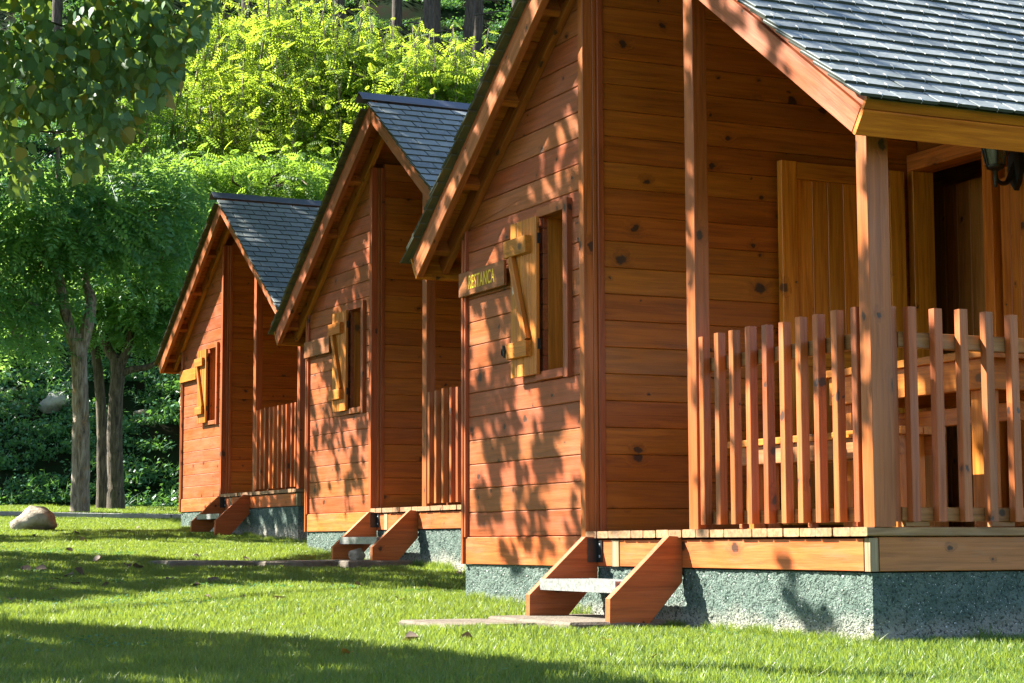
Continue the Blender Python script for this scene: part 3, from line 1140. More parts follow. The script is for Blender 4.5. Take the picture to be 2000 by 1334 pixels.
lathe([(.0, -.01), (.016, -.005), (.016, .03), (.020, .035), (.026, .06), (.026, .10), (.012, .125), (.0, .13)], 10, 'bulb', 'bulb', Ln, lo)
P, r = smoothline([(.03, -.17, -.085), (.02, -.12, -.105), (-.005, -.06, -.085), (-.01, -.02, -.02), (0, 0, .03)], [.011, .012, .016, .018, .02], 5)
v, f = tube(P, r, 8)
link('arm', mesh('arm', v, f, M['iron']), Ln)
V = [(x * .6, y, z * 1.1 - .0) for y in (.012, -.02) for x, z in ((0, -.12), (.05, -.085), (.085, -.02), (.075, .05), (.045, .10), (0, .125), (-.045, .10), (-.075, .05), (-.085, -.02), (-.05, -.085))]
F = [list(range(9, -1, -1))[::-1], list(range(19, 9, -1))] + [[i, 10 + i, 10 + (i + 1) % 10, (i + 1) % 10] for i in range(10)]
link('wall_plate', mesh('wall_plate', V, F, M['iron']), Ln)

# ------------------------------------------------------------------ stones, path, kerb
def rock(name, loc, size, seed, mat, label, cat, group=None):
    g = np.random.default_rng(seed)
    n1, n2 = 34, 22
    V, F = [], []
    dirs = g.normal(size=(9, 3))
    dirs /= np.linalg.norm(dirs, axis=1)[:, None]
    offs = g.uniform(.66, .98, 9)
    for i in range(n2 + 1):
        ph = math.pi * i / n2
        for j in range(n1):
            th = 2 * math.pi * j / n1
            d = np.array([math.sin(ph) * math.cos(th), math.sin(ph) * math.sin(th), math.cos(ph)])
            r = 1.0
            for q, o in zip(dirs, offs):
                dd = d @ q
                if dd > .05:
                    r = min(r, o / dd)
            r *= 1 + .16 * (vnoise(np.array([d[0] * 2.2 + d[2] + 9 + seed]), np.array([d[1] * 2.2 + d[2] * 2 + 7]), seed)[0] - .5) + .10 * (vnoise(np.array([d[0] * 6 + 9 + seed]), np.array([d[1] * 6 + d[2] * 5 + 7]), seed + 1)[0] - .5)
            V.append(d * r * np.array(size))
    for i in range(n2):
        for j in range(n1):
            F.append((i * n1 + j, (i + 1) * n1 + j, (i + 1) * n1 + (j + 1) % n1, i * n1 + (j + 1) % n1))
    o = link(name, mesh(name, V, np.array(F), mat, True))
    o.location = loc
    o.rotation_euler = (0, 0, seed * 1.3)
    return tag(o, label, cat, group)


p = at(64, 1030, 22.5)
rock('boulder', (p[0], p[1], float(gz(p[0], p[1])) + .13), (.29, .26, .19), 5, M['boulder'], 'pale rounded boulder lying on the lawn near the kerb', 'boulder')
# bank rocks
for (px, py, D, sz, lab) in [(105, 790, 38.6, (.36, .3, .26), 'large pale rock half buried in the bank left of the trunk'),
                             (26, 768, 38.8, (.2, .16, .11), 'small grey rock high in the bank by the photo edge'),
                             (130, 756, 39.2, (.17, .15, .12), 'small pale rock in the bank above the large one'),
                             (278, 808, 38.6, (.19, .15, .10), 'grey rock in the bank between the dark trunk and the far cabin'),
                             (283, 826, 38.2, (.26, .18, .1), 'flat brownish rock in the bank beside the far cabin')]:
    q = at(px, py, D)
    s_ = np.linspace(HS - 2, HS + 14, 400)
    ray = CAM + np.outer(s_, (np.array([(px - 1000) / FPX, -(py - 667) / FPX, 1.0]) @ MR))
    dz = ray[:, 2] - hz(ray[:, 0], ray[:, 1])
    i = int(np.argmax(dz < 0)) or 200
    rock('bank_rock', tuple(ray[i]), sz, int(px) % 17 + 2, M['kerb'] if 'pale' in lab else M['boulder'], lab, 'rock')

# kerb: concrete edging blocks along the far edge of the lawn
kb = tag(empty('kerb', None), None, None, kind='structure')
for i in range(22):
    l0 = -11 + i * 1.0
    a = CAM + FW * 28.4 + RT * l0
    b_ = CAM + FW * 28.4 + RT * (l0 + .985)
    za, zb_ = float(gz(a[0], a[1])) + .06, float(gz(b_[0], b_[1])) + .06
    a[2], b_[2] = za, zb_
    board(kb, 'kerb_stone', a, b_, (0, 0, 1), .10, .12, 'kerb', .01)

# flagstone path along the fronts
def slab(x0, x1, y0, y1, parent, seed, z=None):
    g = random.Random(seed)
    pts = []
    for (x, y) in ((x0, y0), ((x0 + x1) / 2, y0), (x1, y0), (x1, (y0 + y1) / 2), (x1, y1), ((x0 + x1) / 2, y1), (x0, y1), (x0, (y0 + y1) / 2)):
        pts.append((x + g.uniform(-.03, .03), y + g.uniform(-.03, .03)))
    cx_, cy_ = (x0 + x1) / 2, (y0 + y1) / 2
    zt = float(gz(cx_, cy_)) + .060 if z is None else z
    o = prism(parent, 'paving_stone', [(u - cx_, w_ - cy_) for u, w_ in pts], (cx_, cy_, zt - .06), (1, 0, 0), (0, 1, 0), (0, 0, 1), .06, 'flag', .012)
    return o


pathE = tag(empty('path', None), None, None, kind='structure')
SLABS = [(-.02, .98, -.62, -.03), (.10, .80, -1.15, -.66)]
for i, s_ in enumerate(SLABS):
    slab(*s_, pathE, i)
S2 = [(-6.4, -5.4, .62, 1.20), (-6.3, -5.5, -.05, .58), (-6.35, -5.6, -.75, -.09)]
for i, s_ in enumerate(S2):
    slab(*s_, pathE, 20 + i)
SLABS = SLABS + S2
for (x, y, s_, lab) in [(-6.03, .93, (.075, .07, .06), 'pale round stone lying under the middle cabin steps')]:
    rock('stone', (x, y, float(gz(x, y)) + .10), s_, 8, M['boulder'], lab, 'stone')


# ------------------------------------------------------------------ leaf geometry
def rotm(n_, g, tiltmax=1.2, up=True):
    """n_ random rotation matrices; leaf normal tilted from vertical by up to tiltmax"""
    yaw = g.uniform(0, 2 * math.pi, n_)
    tl = g.uniform(0, 1, n_) ** .7 * tiltmax
    ax = g.uniform(0, 2 * math.pi, n_)
    nrm = np.stack([np.sin(tl) * np.cos(ax), np.sin(tl) * np.sin(ax), np.cos(tl)], 1)
    t = np.stack([np.cos(yaw), np.sin(yaw), np.zeros(n_)], 1)
    t = t - nrm * (t * nrm).sum(1)[:, None]
    t /= np.linalg.norm(t, axis=1)[:, None]
    b = np.cross(nrm, t)
    return np.stack([t, b, nrm], 2)                   # columns


def scatter(shape, faces, pos, rot, scl):
    V = np.einsum('nij,kj->nki', rot, shape) * scl[:, None, None] + pos[:, None, :]
    k = len(shape)
    F = faces[None] + (np.arange(len(pos)) * k)[:, None, None]
    return V.reshape(-1, 3), F.reshape(-1, faces.shape[1])


QUADLEAF = np.array([(0, 0, 0), (.5, -.36, .06), (1, 0, -.03), (.5, .36, .06)], float)
QL_F = np.array([(0, 1, 2, 3)])
# heart-shaped poplar leaf: two folded halves
POP = np.array([(0, 0, 0), (.08, .30, .05), (.34, .46, .07), (.68, .26, .05), (1.05, 0, -.06), (.68, -.26, .05), (.34, -.46, .07), (.08, -.30, .05), (.42, 0, .0)], float)
POP_F = np.array([(0, 8, 2, 1), (8, 4, 3, 2), (0, 7, 6, 8), (8, 6, 5, 4)])
# pinnate frond: leaflets in pairs along a drooping stalk
def frond_shape(n=6, wl=.46, ww=.22):
    V, F = [], []
    for i in range(n):
        u = .16 + .80 * i / (n - 1)
        dz = -.22 * u * u
        k = (1 - .35 * abs(i / (n - 1) - .45) * 2) * wl * .62
        for s in (-1, 1):
            b0 = len(V)
            x, y = u, 0
            dx, dy = .28, s * .96
            V += [(x, y, dz), (x + dx * k * .5 - .5 * ww * .5, dy * k * .5, dz - .02), (x + dx * k, dy * k, dz - .06), (x + dx * k * .5 + .5 * ww * .5, dy * k * .5, dz - .02)]
            F.append((b0, b0 + 1, b0 + 2, b0 + 3))
    b0 = len(V)
    V += [(1.0, 0, -.22), (1.09, .07, -.25), (1.2, 0, -.30), (1.09, -.07, -.25)]
    F.append((b0, b0 + 1, b0 + 2, b0 + 3))
    b0 = len(V)
    V += [(0, .006, 0), (0, -.006, 0), (1, -.004, -.22), (1, .004, -.22)]
    F.append((b0, b0 + 1, b0 + 2, b0 + 3))
    return np.array(V, float), np.array(F)


FR, FR_F = frond_shape()
# needle spray: flat fan of slim blades
def spray_shape():
    V, F = [], []
    for i in range(6):
        u = .1 + .15 * i
        for s in (-1, 1):
            b0 = len(V)
            L = .42 * (1 - .5 * abs(u - .45))
            V += [(u - .03, 0, 0), (u + .05, 0, 0), (u + .30 * L + .04, s * L, -.05), (u + .22 * L, s * L * .9, -.05)]
            F.append((b0, b0 + 1, b0 + 2, b0 + 3))
    return np.array(V, float), np.array(F)


SPR, SPR_F = spray_shape()


def frond_rot(n_, g, droop=.35, az=None):
    """fronds point outward in azimuth az, drooping"""
    if az is None:
        az = g.uniform(0, 2 * math.pi, n_)
    dr = g.normal(droop, .42, n_)
    t = np.stack([np.cos(az) * np.cos(dr), np.sin(az) * np.cos(dr), -np.sin(dr)], 1)
    roll = g.normal(0, .6, n_)
    up = np.array([0, 0, 1.]) - t * t[:, 2:3]
    up /= np.linalg.norm(up, axis=1)[:, None]
    sd = np.cross(up, t)
    nrm = up * np.cos(roll)[:, None] + sd * np.sin(roll)[:, None]
    b = np.cross(nrm, t)
    return np.stack([t, b, nrm], 2)


def per_face(n_, k, g, corr=None):
    r = g.uniform(0, 1, n_) if corr is None else np.clip(corr, 0, 1)
    return np.repeat(r, k)


# ------------------------------------------------------------------ trees
def robinia(base, trunk, limbs, crown, nclump, per, fl, mat, barkm, label, seed, shoots=(), group=None, name='robinia_tree', upright=0):
    """crown: list of (centre, radii) lobes; limbs: polylines in world space; shoots: (x, y, z, length)"""
    g = np.random.default_rng(seed)
    root = tag(empty(name, None, tuple(base)), label, 'tree', group)
    B = np.array(base)
    P, r = smoothline(trunk[0], trunk[1], 6)
    parts = [tube(P - B, r, 14, .06, seed)]
    for L, rr in limbs:
        P, r = smoothline(L, rr, 5)
        parts.append(tube(P - B, r, 9, .06, seed + 1))
    top = np.array(trunk[0][-1])
    ps, rs, azs, sz = [], [], [], []
    twigs = []
    tot = sum(np.prod(c[1]) ** .67 for c in crown)
    for cc, rad in crown:
        nc = max(6, int(nclump * np.prod(rad) ** .67 / tot))
        d = g.normal(size=(nc, 3))
        d /= np.linalg.norm(d, axis=1)[:, None]
        rr = g.uniform(.25, 1, nc) ** .45
        cen = np.array(cc) + d * rr[:, None] * np.array(rad)
        for c0, dd in zip(cen, d):
            k = int(per * g.uniform(.5, 1.5))
            off = g.normal(0, 1, (k, 3)) * np.array([.30, .30, .12])
            ps.append(c0 + off)
            az0 = math.atan2(dd[1], dd[0])
            azs.append(az0 + g.normal(0, 1.1, k))
            sz.append(fl * g.uniform(.7, 1.25, k))
            if g.uniform() < .16:
                st = np.array(cc) + (c0 - np.array(cc)) * .25 + np.array([0, 0, -.3 * rad[2]])
                mid = (st + c0) / 2 + g.normal(0, .15, 3)
                twigs.append(tube(np.array([st, mid, c0]) - B, [.025, .017, .007], 5))
    shoots = list(shoots)
    if upright:
        for cc, rad in crown:
            nc = int(upright * np.prod(rad) ** .67 / tot)
            d = g.normal(size=(nc, 3))
            d /= np.linalg.norm(d, axis=1)[:, None]
            rr = g.uniform(0, 1, nc) ** .4
            cen = np.array(cc) + d * rr[:, None] * np.array(rad)
            for c0 in cen:
                shoots.append((c0[0], c0[1], c0[2] - .6, g.uniform(.8, 1.7)))
    for (x, y, z, L) in shoots:
        n_ = int(L / .07)
        lean = g.normal(0, .17, 2)
        zz = np.linspace(.15, 1, n_)
        q = np.stack([x + lean[0] * zz * L, y + lean[1] * zz * L, z + zz * L], 1)
        ps.append(q)
        azs.append(np.arange(n_) * 2.4 + g.normal(0, .3, n_))
        sz.append(fl * 1.15 * (1.05 - .55 * zz ** 2.5) * g.uniform(.7, 1.15, n_))
        twigs.append(tube(np.array([[x, y, z], [x + lean[0] * L * .5, y + lean[1] * L * .5, z + L * .5], [x + lean[0] * L, y + lean[1] * L, z + L]]) - B, [.022, .016, .006], 5))
    ps, azs, sz = np.concatenate(ps), np.concatenate(azs), np.concatenate(sz)
    rot = frond_rot(len(ps), g, .28, azs)
    V, F = scatter(FR, FR_F, ps - B, rot, sz)
    tone = np.clip(.5 + .35 * g.normal(size=len(ps)), 0, 1)
    o = link('crown', mesh('crown', V, F, M[mat], False, np.repeat(tone, len(FR_F))), root)
    link('trunk', mesh('trunk', *joinm(parts), M[barkm], True), root)
    if twigs:
        link('branch', mesh('branch', *joinm(twigs), M[barkm], True), root)
    return root


def A(px, py, D):
    return tuple(at(px, py, D))


# the robinia on the verge, trunk lichened grey
b0 = at(155, 1003, 30)
b0[2] = float(gz(b0[0], b0[1])) - .05
robinia(b0, ([tuple(b0), A(157, 960, 30), A(158, 850, 30), A(156, 740, 30), A(154, 690, 30), A(155, 652, 30)], [.165, .142, .138, .122, .13, .12]),
        [([A(153, 690, 30), A(135, 640, 29.9), A(118, 560, 29.8), A(105, 470, 29.8), A(113, 370, 30), A(112, 280, 30)], [.10, .09, .078, .068, .05, .03]),
         ([A(157, 690, 30), A(172, 630, 30), A(178, 585, 30.2), A(168, 545, 30.4), A(190, 460, 30.6)], [.10, .095, .085, .06, .035])],
        [(A(90, 425, 29.4), (1.05, 1.05, .7)), (A(225, 395, 30), (1.2, 1.1, .75)), (A(0, 540, 29.5), (.8, .8, .7)), (A(300, 470, 31), (.9, .7, .75)), (A(30, 640, 29.6), (.4, .4, .5)), (A(140, 430, 29.0), (.7, .7, .35))],
        380, 8, .46, 'robinia_dark', 'bark_grey', 'robinia tree with a forked grey lichened trunk beside the boulder', 21)
# two dark trunks behind
b1 = at(199, 996, 33.6)
b1[2] = float(gz(b1[0], b1[1])) - .05
robinia(b1, ([tuple(b1), A(200, 930, 33.6), A(199, 830, 33.6), A(193, 740, 33.6), A(187, 690, 33.6), A(185, 640, 33.6), A(200, 540, 33.6)], [.11, .098, .095, .085, .08, .07, .03]),
        [], [(A(120, 520, 34), (1.3, 1.2, 1.0)), (A(230, 560, 33.6), (.8, .8, .6))], 330, 9, .33, 'robinia_dark', 'bark_dark', 'slender dark trunked robinia between the grey trunk and the brown trunk', 22)
b2 = at(226, 994, 33)
b2[2] = float(gz(b2[0], b2[1])) - .05
robinia(b2, ([tuple(b2), A(226, 950, 33), A(224, 860, 33), A(226, 780, 33), A(230, 735, 33), A(228, 700, 33)], [.175, .14, .135, .12, .125, .12]),
        [([A(232, 735, 33), A(255, 722, 33), A(290, 716, 33), A(335, 690, 33)], [.07, .06, .05, .03]),
         ([A(228, 705, 33), A(210, 680, 33), A(195, 620, 33), A(190, 540, 33)], [.09, .08, .06, .03]),
         ([A(234, 712, 33), A(250, 680, 33), A(262, 610, 33), A(270, 520, 33)], [.09, .08, .06, .03])],
        [(A(270, 560, 33), (1.0, 1.0, .7)), (A(330, 500, 33.5), (1.1, 1.1, .9)), (A(300, 640, 33.5), (.7, .7, .35))], 520, 9, .33, 'robinia_dark', 'bark_dark', 'brown trunked robinia with a sideways limb nearest the far cabin', 23)

# bright robinias behind the cabins
BR = [  # px, D, lobes (px, py, dD, rx, rz), label
    (430, 36.5, [(300, 330, 0, 1.5, 1.2), (250, 200, 0, 1.2, 1.0), (370, 430, -.5, 1.3, 1.0), (330, 560, 0, 1.0, .8)], 'bright green robinia above the far cabin roof tip, partly behind the poplar leaves', [(300, 130, 1.3), (250, 110, 1.0), (350, 160, 1.2)]),
    (450, 37, [(450, 230, 0, 1.6, 1.3), (420, 110, 0, 1.1, .9), (520, 330, -.5, 1.5, 1.0), (440, 390, -.5, 1.2, .6)], 'bright yellow green robinia behind the ridge of the far cabin', [(430, 20, 1.0), (500, 70, 1.4), (380, 50, 1.2), (460, 60, .9)]),
    (590, 36, [(590, 230, 0, 1.6, 1.3), (560, 120, 0, 1.3, 1.0), (620, 320, -.5, 1.2, .8), (540, 350, -.6, 1.0, .6)], 'tallest yellow green robinia rising left of the middle cabin ridge', [(530, 60, 1.6), (590, 60, 1.3), (560, 90, 1.1), (650, 90, 1.5)]),
    (720, 35.5, [(720, 190, 0, 1.4, 1.0), (680, 140, 0, 1.0, .9), (770, 180, .3, 1.1, .8), (700, 300, -.6, 1.0, .8)], 'sunlit robinia with upright shoots just behind the middle cabin ridge', [(690, 110, 1.4), (730, 140, 1.2), (775, 165, 1.1), (645, 120, 1.2)]),
    (860, 35, [(850, 200, 0, 1.2, .8), (910, 190, .3, 1.0, .8), (800, 190, -.3, .9, .7)], 'sunlit robinia with one tall shoot beside the RESTANCA cabin roof', [(930, 170, 1.5), (870, 190, 1.0), (905, 200, 1.1), (830, 190, .9)]),
]
for i, (px, D, lobes, lab, sh) in enumerate(BR):
    q = at(px, 900, D)
    zb_ = float(hz(q[0], q[1])) - .1
    base = (q[0], q[1], zb_)
    c1 = A(lobes[0][0], lobes[0][1] + 120, D)
    cr = [(A(lx, ly, D + dD), (rx * .75, rx * .75, rz)) for lx, ly, dD, rx, rz in lobes]
    lm_ = [([(q[0], q[1], zb_ + 2.2), tuple((np.array((q[0], q[1], zb_ + 2.2)) * .4 + np.array(c[0]) * .6) + np.array([.1, .1, -.2])), c[0]], [.10, .07, .03]) for c in cr]
    robinia(base, ([base, (q[0] + .05, q[1], zb_ + 1.2), (q[0], q[1] + .05, zb_ + 2.3)], [.17, .14, .12]), lm_, cr,
            150, 8, .31, 'robinia_mid' if i == 0 else 'robinia_bright', 'bark_grey', lab, 40 + i, [(*A(sx, sy + 40, D - .3), L) for sx, sy, L in sh], 'bright robinias behind the cabins', upright=105)

# lower green fill between the bright crowns and the cabins
robinia(tuple(np.array(A(480, 900, 34.6))), ([A(480, 1000, 34.6), A(480, 800, 34.6), A(470, 600, 34.6)], [.1, .09, .05]), [],
        [(A(380, 380, 34), (1.2, 1.2, .8)), (A(500, 370, 34), (1.3, 1.2, .6)), (A(600, 380, 34), (.9, .9, .7)), (A(390, 480, 33.8), (.8, .8, .8))], 330, 10, .32, 'robinia_mid', 'bark_dark',
        'darker green robinia low behind the roof of the far cabin', 60)


def conifer(px, D, height, seed, label, lean=0., low=.25, nb=380):
    g = np.random.default_rng(seed)
    q = at(px, 100, D)
    z0 = float(hz(q[0], q[1])) - .2
    base = np.array([q[0], q[1], z0])
    root = tag(empty('conifer_tree', None, tuple(base)), label, 'tree', 'dark conifers on the hillside')
    topv = np.array([lean * height, lean * height * .3, height])
    P = np.array([[0, 0, 0], topv * .3 + [.05, 0, 0], topv * .65, topv])
    P, r = smoothline(P, [.15, .125, .09, .03], 5)
    parts = [tube(P, r, 9, .05, seed)]
    dead = []
    for _ in range(12):
        h = g.uniform(.1, low + .2)
        az = g.uniform(0, 6.28)
        L = g.uniform(.6, 2.0)
        s_ = topv * h
        e = s_ + np.array([math.cos(az), math.sin(az), g.uniform(-.25, .3)]) * L
        dead.append(tube([s_, (s_ + e) / 2 + g.normal(0, .12, 3), e], [.03, .02, .008], 5))
    ps, az_, sz = [], [], []
    for k in range(nb):
        h = low + (1 - low) * g.uniform(0, 1) ** .8
        R = (1 - h) * 2.6 + .5
        az = g.uniform(0, 6.28)
        m_ = 7
        rr = R * g.uniform(.15, 1, m_)
        ps.append(topv * h + np.stack([np.cos(az) * rr + g.normal(0, .15, m_), np.sin(az) * rr + g.normal(0, .15, m_), -.28 * rr + g.normal(0, .08, m_)], 1))
        az_.append(az + g.normal(0, .7, m_))
        sz.append(g.uniform(.5, 1.0, m_))
    ps, az_, sz = np.concatenate(ps), np.concatenate(az_), np.concatenate(sz)
    V, F = scatter(SPR, SPR_F, ps, frond_rot(len(ps), g, .35, az_), sz)
    link('crown', mesh('crown', V, F, M['conifer'], False, per_face(len(ps), len(SPR_F), g)), root)
    link('trunk', mesh('trunk', *joinm(parts), M['bark_far'], True), root)
    link('branch', mesh('branch', *joinm(dead), M['bark_far'], True), root)


CT_ = [(835, 49, 17, 'conifer trunk standing left of its twin at the top of the picture', .0, .44),
       (850, 50.5, 18, 'conifer trunk standing right of its twin at the top of the picture', .0, .50),
       (905, 50, 17, 'leaning conifer trunk behind the tall robinia shoot', .10, .6),
       (930, 52, 17, 'conifer behind the roof edge of the RESTANCA cabin', .05, .42),
       (775, 53, 18, 'conifer with drooping sprays left of the twin trunks', .0, .36),
       (660, 52, 19, 'conifer in shadow above the middle cabin', .03, .38),
       (560, 51, 18, 'thin shadowed conifer above the yellow robinia tops', .0, .38),
       (480, 53, 19, 'shadowed conifer above the far cabin', .0, .36),
       (380, 52, 19, 'shadowed conifer behind the poplar branch', .0, .4),
       (250, 50, 19, 'conifer hidden behind the poplar leaves', .0, .35),
       (1010, 54, 19, 'conifer just behind the RESTANCA cabin ridge', .0, .5),
       (110, 52, 19, 'conifer at the upper left behind the poplar', .0, .35)]
for i, (px, D, h, lab, le, lo_) in enumerate(CT_):
    conifer(px, D, h, 70 + i, lab, le, lo_)

# conifers up the hill: the wood that darkens the bank (their crowns stand above the picture)
g = np.random.default_rng(5)
ps, az_, sz, tk = [], [], [], []
for k in range(22):
    l, s_ = g.uniform(-30, 16), g.uniform(58, 84)
    x, y = CAM[0] + FW[0] * s_ + RT[0] * l, CAM[1] + FW[1] * s_ + RT[1] * l
    z0 = float(hz(np.array(x), np.array(y)))
    H = g.uniform(14, 20)
    tk.append(tube([(x, y, z0 - .3), (x, y, z0 + H * .5), (x, y, z0 + H)], [.22, .16, .03], 7))
    m_ = 330
    h = .22 + .78 * g.uniform(0, 1, m_)
    R = ((1 - h) * 3.0 + .4) * g.uniform(.2, 1, m_)
    az = g.uniform(0, 6.28, m_)
    ps.append(np.stack([x + np.cos(az) * R, y + np.sin(az) * R, z0 + h * H - .25 * R], 1))
    az_.append(az)
    sz.append(g.uniform(.9, 1.6, m_))
ps, az_, sz = np.concatenate(ps), np.concatenate(az_), np.concatenate(sz)
V, F = scatter(SPR, SPR_F, ps, frond_rot(len(ps), g, .35, az_), sz)
wd_ = tag(empty('conifer_wood', None), 'dark conifer wood covering the upper hillside', 'wood', kind='stuff')
o = link('foliage', mesh('foliage', V, F, M['conifer'], False, per_face(len(ps), len(SPR_F), g)), wd_)
o['kind'] = 'stuff'
o = link('trunks', mesh('trunks', *joinm(tk), M['bark_far'], True), wd_)
o['kind'] = 'stuff'


# ------------------------------------------------------------------ poplars along the lawn, unseen but one branch: leaves placed to shade cabins and grass
def inpoly(px, py, poly):
    c = np.zeros(px.shape, bool)
    for i in range(len(poly)):
        x1, y1 = poly[i]
        x2, y2 = poly[i - 1]
        t = ((y1 > py) != (y2 > py)) & (px < (x2 - x1) * (py - y1) / (y2 - y1 + 1e-9) + x1)
        c ^= t
    return c


def wcab(i, P):
    (lx, ly, lz), a = PLACES[i]
    c, s = math.cos(a), math.sin(a)
    return np.stack([lx + c * P[:, 0] - s * P[:, 1], ly + s * P[:, 0] + c * P[:, 1], lz + P[:, 2]], 1)


def cab_local(i, x, y):
    (lx, ly, lz), a = PLACES[i]
    c, s = math.cos(a), math.sin(a)
    return c * (x - lx) + s * (y - ly), -s * (x - lx) + c * (y - ly)


LIT = [[(-60, 1188), (200, 1168), (350, 1152), (560, 1133), (900, 1150), (1100, 1165), (2100, 1180), (2100, 1400), (1420, 1400), (1250, 1338), (1000, 1292), (700, 1258), (350, 1234), (-60, 1212)],
       [(-60, 1062), (200, 1056), (360, 1052), (640, 1066), (608, 1086), (440, 1097), (200, 1082), (-60, 1076)],
       [(-60, 1010), (352, 1010), (362, 1036), (135, 1035), (125, 1046), (-60, 1046)],
       [(780, 1104), (905, 1110), (905, 1122), (800, 1112)]]
LPOS, LSIZ, LTR = [], [], []


def cast(P, dens, tmin, tmax, size, g, big=False):
    """P receivers (n,3): put one leaf on the sun side of each, tmin..tmax metres out (measured along y), clear of the view"""
    t = g.uniform(tmin, tmax, len(P)) * 1.77

    def inview(Q):
        x, y, d = project(Q)
        return (d > .2) & (x > -50) & (x < 2050) & (y > -50)
    Q = P - SUN[None] * t[:, None]
    for _ in range(6):
        bad = inview(Q)
        if not bad.any():
            break
        t[bad] += g.uniform(.3, 1.0, bad.sum())
        Q = P - SUN[None] * t[:, None]
    ok = ~inview(Q)
    LPOS.append(Q[ok])
    LSIZ.append(np.full(ok.sum(), size) * g.uniform(.8, 1.2, ok.sum()))


g = np.random.default_rng(99)


def sample(n_, f):
    return f(n_)


def addcast(P, d, areaper, size, tmin, tmax):
    """thin candidate receivers so that coverage d results; areaper = sun-facing m2 each candidate stands for"""
    a = size * size * .36 * .62
    lam = -np.log(1 - np.clip(d, 0, .985)) / a            # leaves per m2
    nexp = lam * areaper
    k = g.poisson(nexp)
    Pr = np.repeat(P, k, 0)
    if len(Pr):
        cast(Pr, None, tmin, tmax, size, g)


# ground
n_ = 26000
s_ = g.uniform(3.5, 30, n_)
l_ = g.uniform(-1, 1, n_) * (.30 * s_ + .8)
X = CAM[0] + FW[0] * s_ + RT[0] * l_
Y = CAM[1] + FW[1] * s_ + RT[1] * l_
P = np.stack([X, Y, gz(X, Y) + .04], 1)
px, py, dd = project(P)
wgt = (.60 * s_ + 1.6)
area = 26.5 * wgt / n_ * (-SUN[2])
d = np.full(n_, .985)
for L in LIT:
    d[inpoly(px, py, L)] = 0
sel = (d > 0) & (dd > 1)
for i in range(3):
    u_, v_ = cab_local(i, X, Y)
    k_ = np.maximum(v_ + .12, 0)
    zz = P[:, 2] + 1.13 * k_ - PLACES[i][0][2]
    uu = u_ - .93 * k_
    sel &= ~((v_ > -.12) & (uu > -2.1) & (uu < 3.0) & (zz < ZA + .3 - SL * np.abs(uu - XR)))
jit = g.normal(0, .02, (n_, 3)) * [1, 1, 0]
addcast((P + jit)[sel], d[sel], area[sel], .17, 4.0, 6.5)
# fronts
for ci in range(3):
    n_ = 9000
    q = np.stack([g.uniform(-2.05, 3.0, n_), np.full(n_, -.12), g.uniform(-.5, 3.5, n_)], 1)
    q = q[q[:, 2] < ZA + .2 - SL * np.abs(q[:, 0] - XR)]
    Pw = wcab(ci, q)
    px, py, dd = project(Pw)
    nz = vnoise(q[:, 0] * 6.2 + q[:, 2] * 1.0 + 20 + ci * 7, q[:, 2] * 3.4 + 30, 8 + ci)
    nz2 = vnoise(q[:, 0] * 13 + 20 + ci * 7, q[:, 2] * 8 + 30, 18 + ci)
    nn = .6 * nz + .4 * nz2
    if ci == 0:
        f = np.interp(py, [0, 560, 740, 800, 980, 1045, 1110, 1200], [.72, .68, .60, .52, .46, .27, .12, .0])
        f = np.where((px > 905) & (px < 1004) & (py > 505) & (py < 585), .80, f)
        f = np.where((px >= 1000) & (px < 1060) & (py > 415) & (py < 740), .72, f)
        f = np.where((px > 1150) & (px < 1345), np.interp(py, [0, 1000, 1035], [.6, .4, -.2]), f)
        f = np.where(px >= 1345, np.interp(py, [0, 300, 560, 640, 980, 1035, 1200], [.50, .48, .52, .36, .22, -.05, -.2]), f)
        for (ax, ay, rx_, ry_) in ((1468, 1075, 16, 45), (1500, 1140, 30, 22), (1540, 1150, 18, 20), (1628, 1075, 14, 40), (1675, 1160, 28, 80), (1590, 1090, 9, 12)):
            f = np.where(((px - ax) / rx_) ** 2 + ((py - ay) / ry_) ** 2 < 1, .75, f)
    elif ci == 1:
        f = np.interp(py, [0, 560, 640, 800, 900, 960, 1000, 1080], [.95, .84, .64, .54, .47, .30, .08, -.1])
        f = np.where(px > 745, np.interp(py, [0, 700, 850, 960, 990], [.95, .8, .50, .36, .05]), f)
    else:
        f = np.interp(py, [0, 450, 540, 600, 1000], [.5, .46, .3, -.2, -.2])
        f = np.where(px > 442, np.interp(py, [0, 560, 950, 960], [.5, .42, .6, .99]), f)
        f = np.where(inpoly(px, py, [(443, 905), (356, 1012), (356, 1100), (700, 1100), (700, 955), (443, 955)]), 1.2, f)
    d = np.clip((f - nn) / .10 + .5, 0, 1) * .97
    addcast(Pw, d, np.full(len(Pw), 5.05 * 4.0 / n_ * .565), .085, 2.2, 4.2)
# roofs: in open shade
for ci in range(3):
    n_ = 3600
    u = g.uniform(0, HALF / CT + .14, n_)
    sg = np.where(g.uniform(size=n_) < .5, -1, 1)
    q = np.stack([XR + sg * u * CT, g.uniform(-.3, 3, n_), ZA + .2 - u * ST], 1)
    Pw = wcab(ci, q)
    nrm = np.stack([sg * ST, 0 * u, CT + 0 * u], 1)
    cs = np.clip(-(nrm @ SUN), 0, 1)
    addcast(Pw, np.full(n_, (.16, .80, .78)[ci]), np.full(n_, HALF / CT * 3.3 * 2 / n_) * cs, .17, 5.0, 8.)
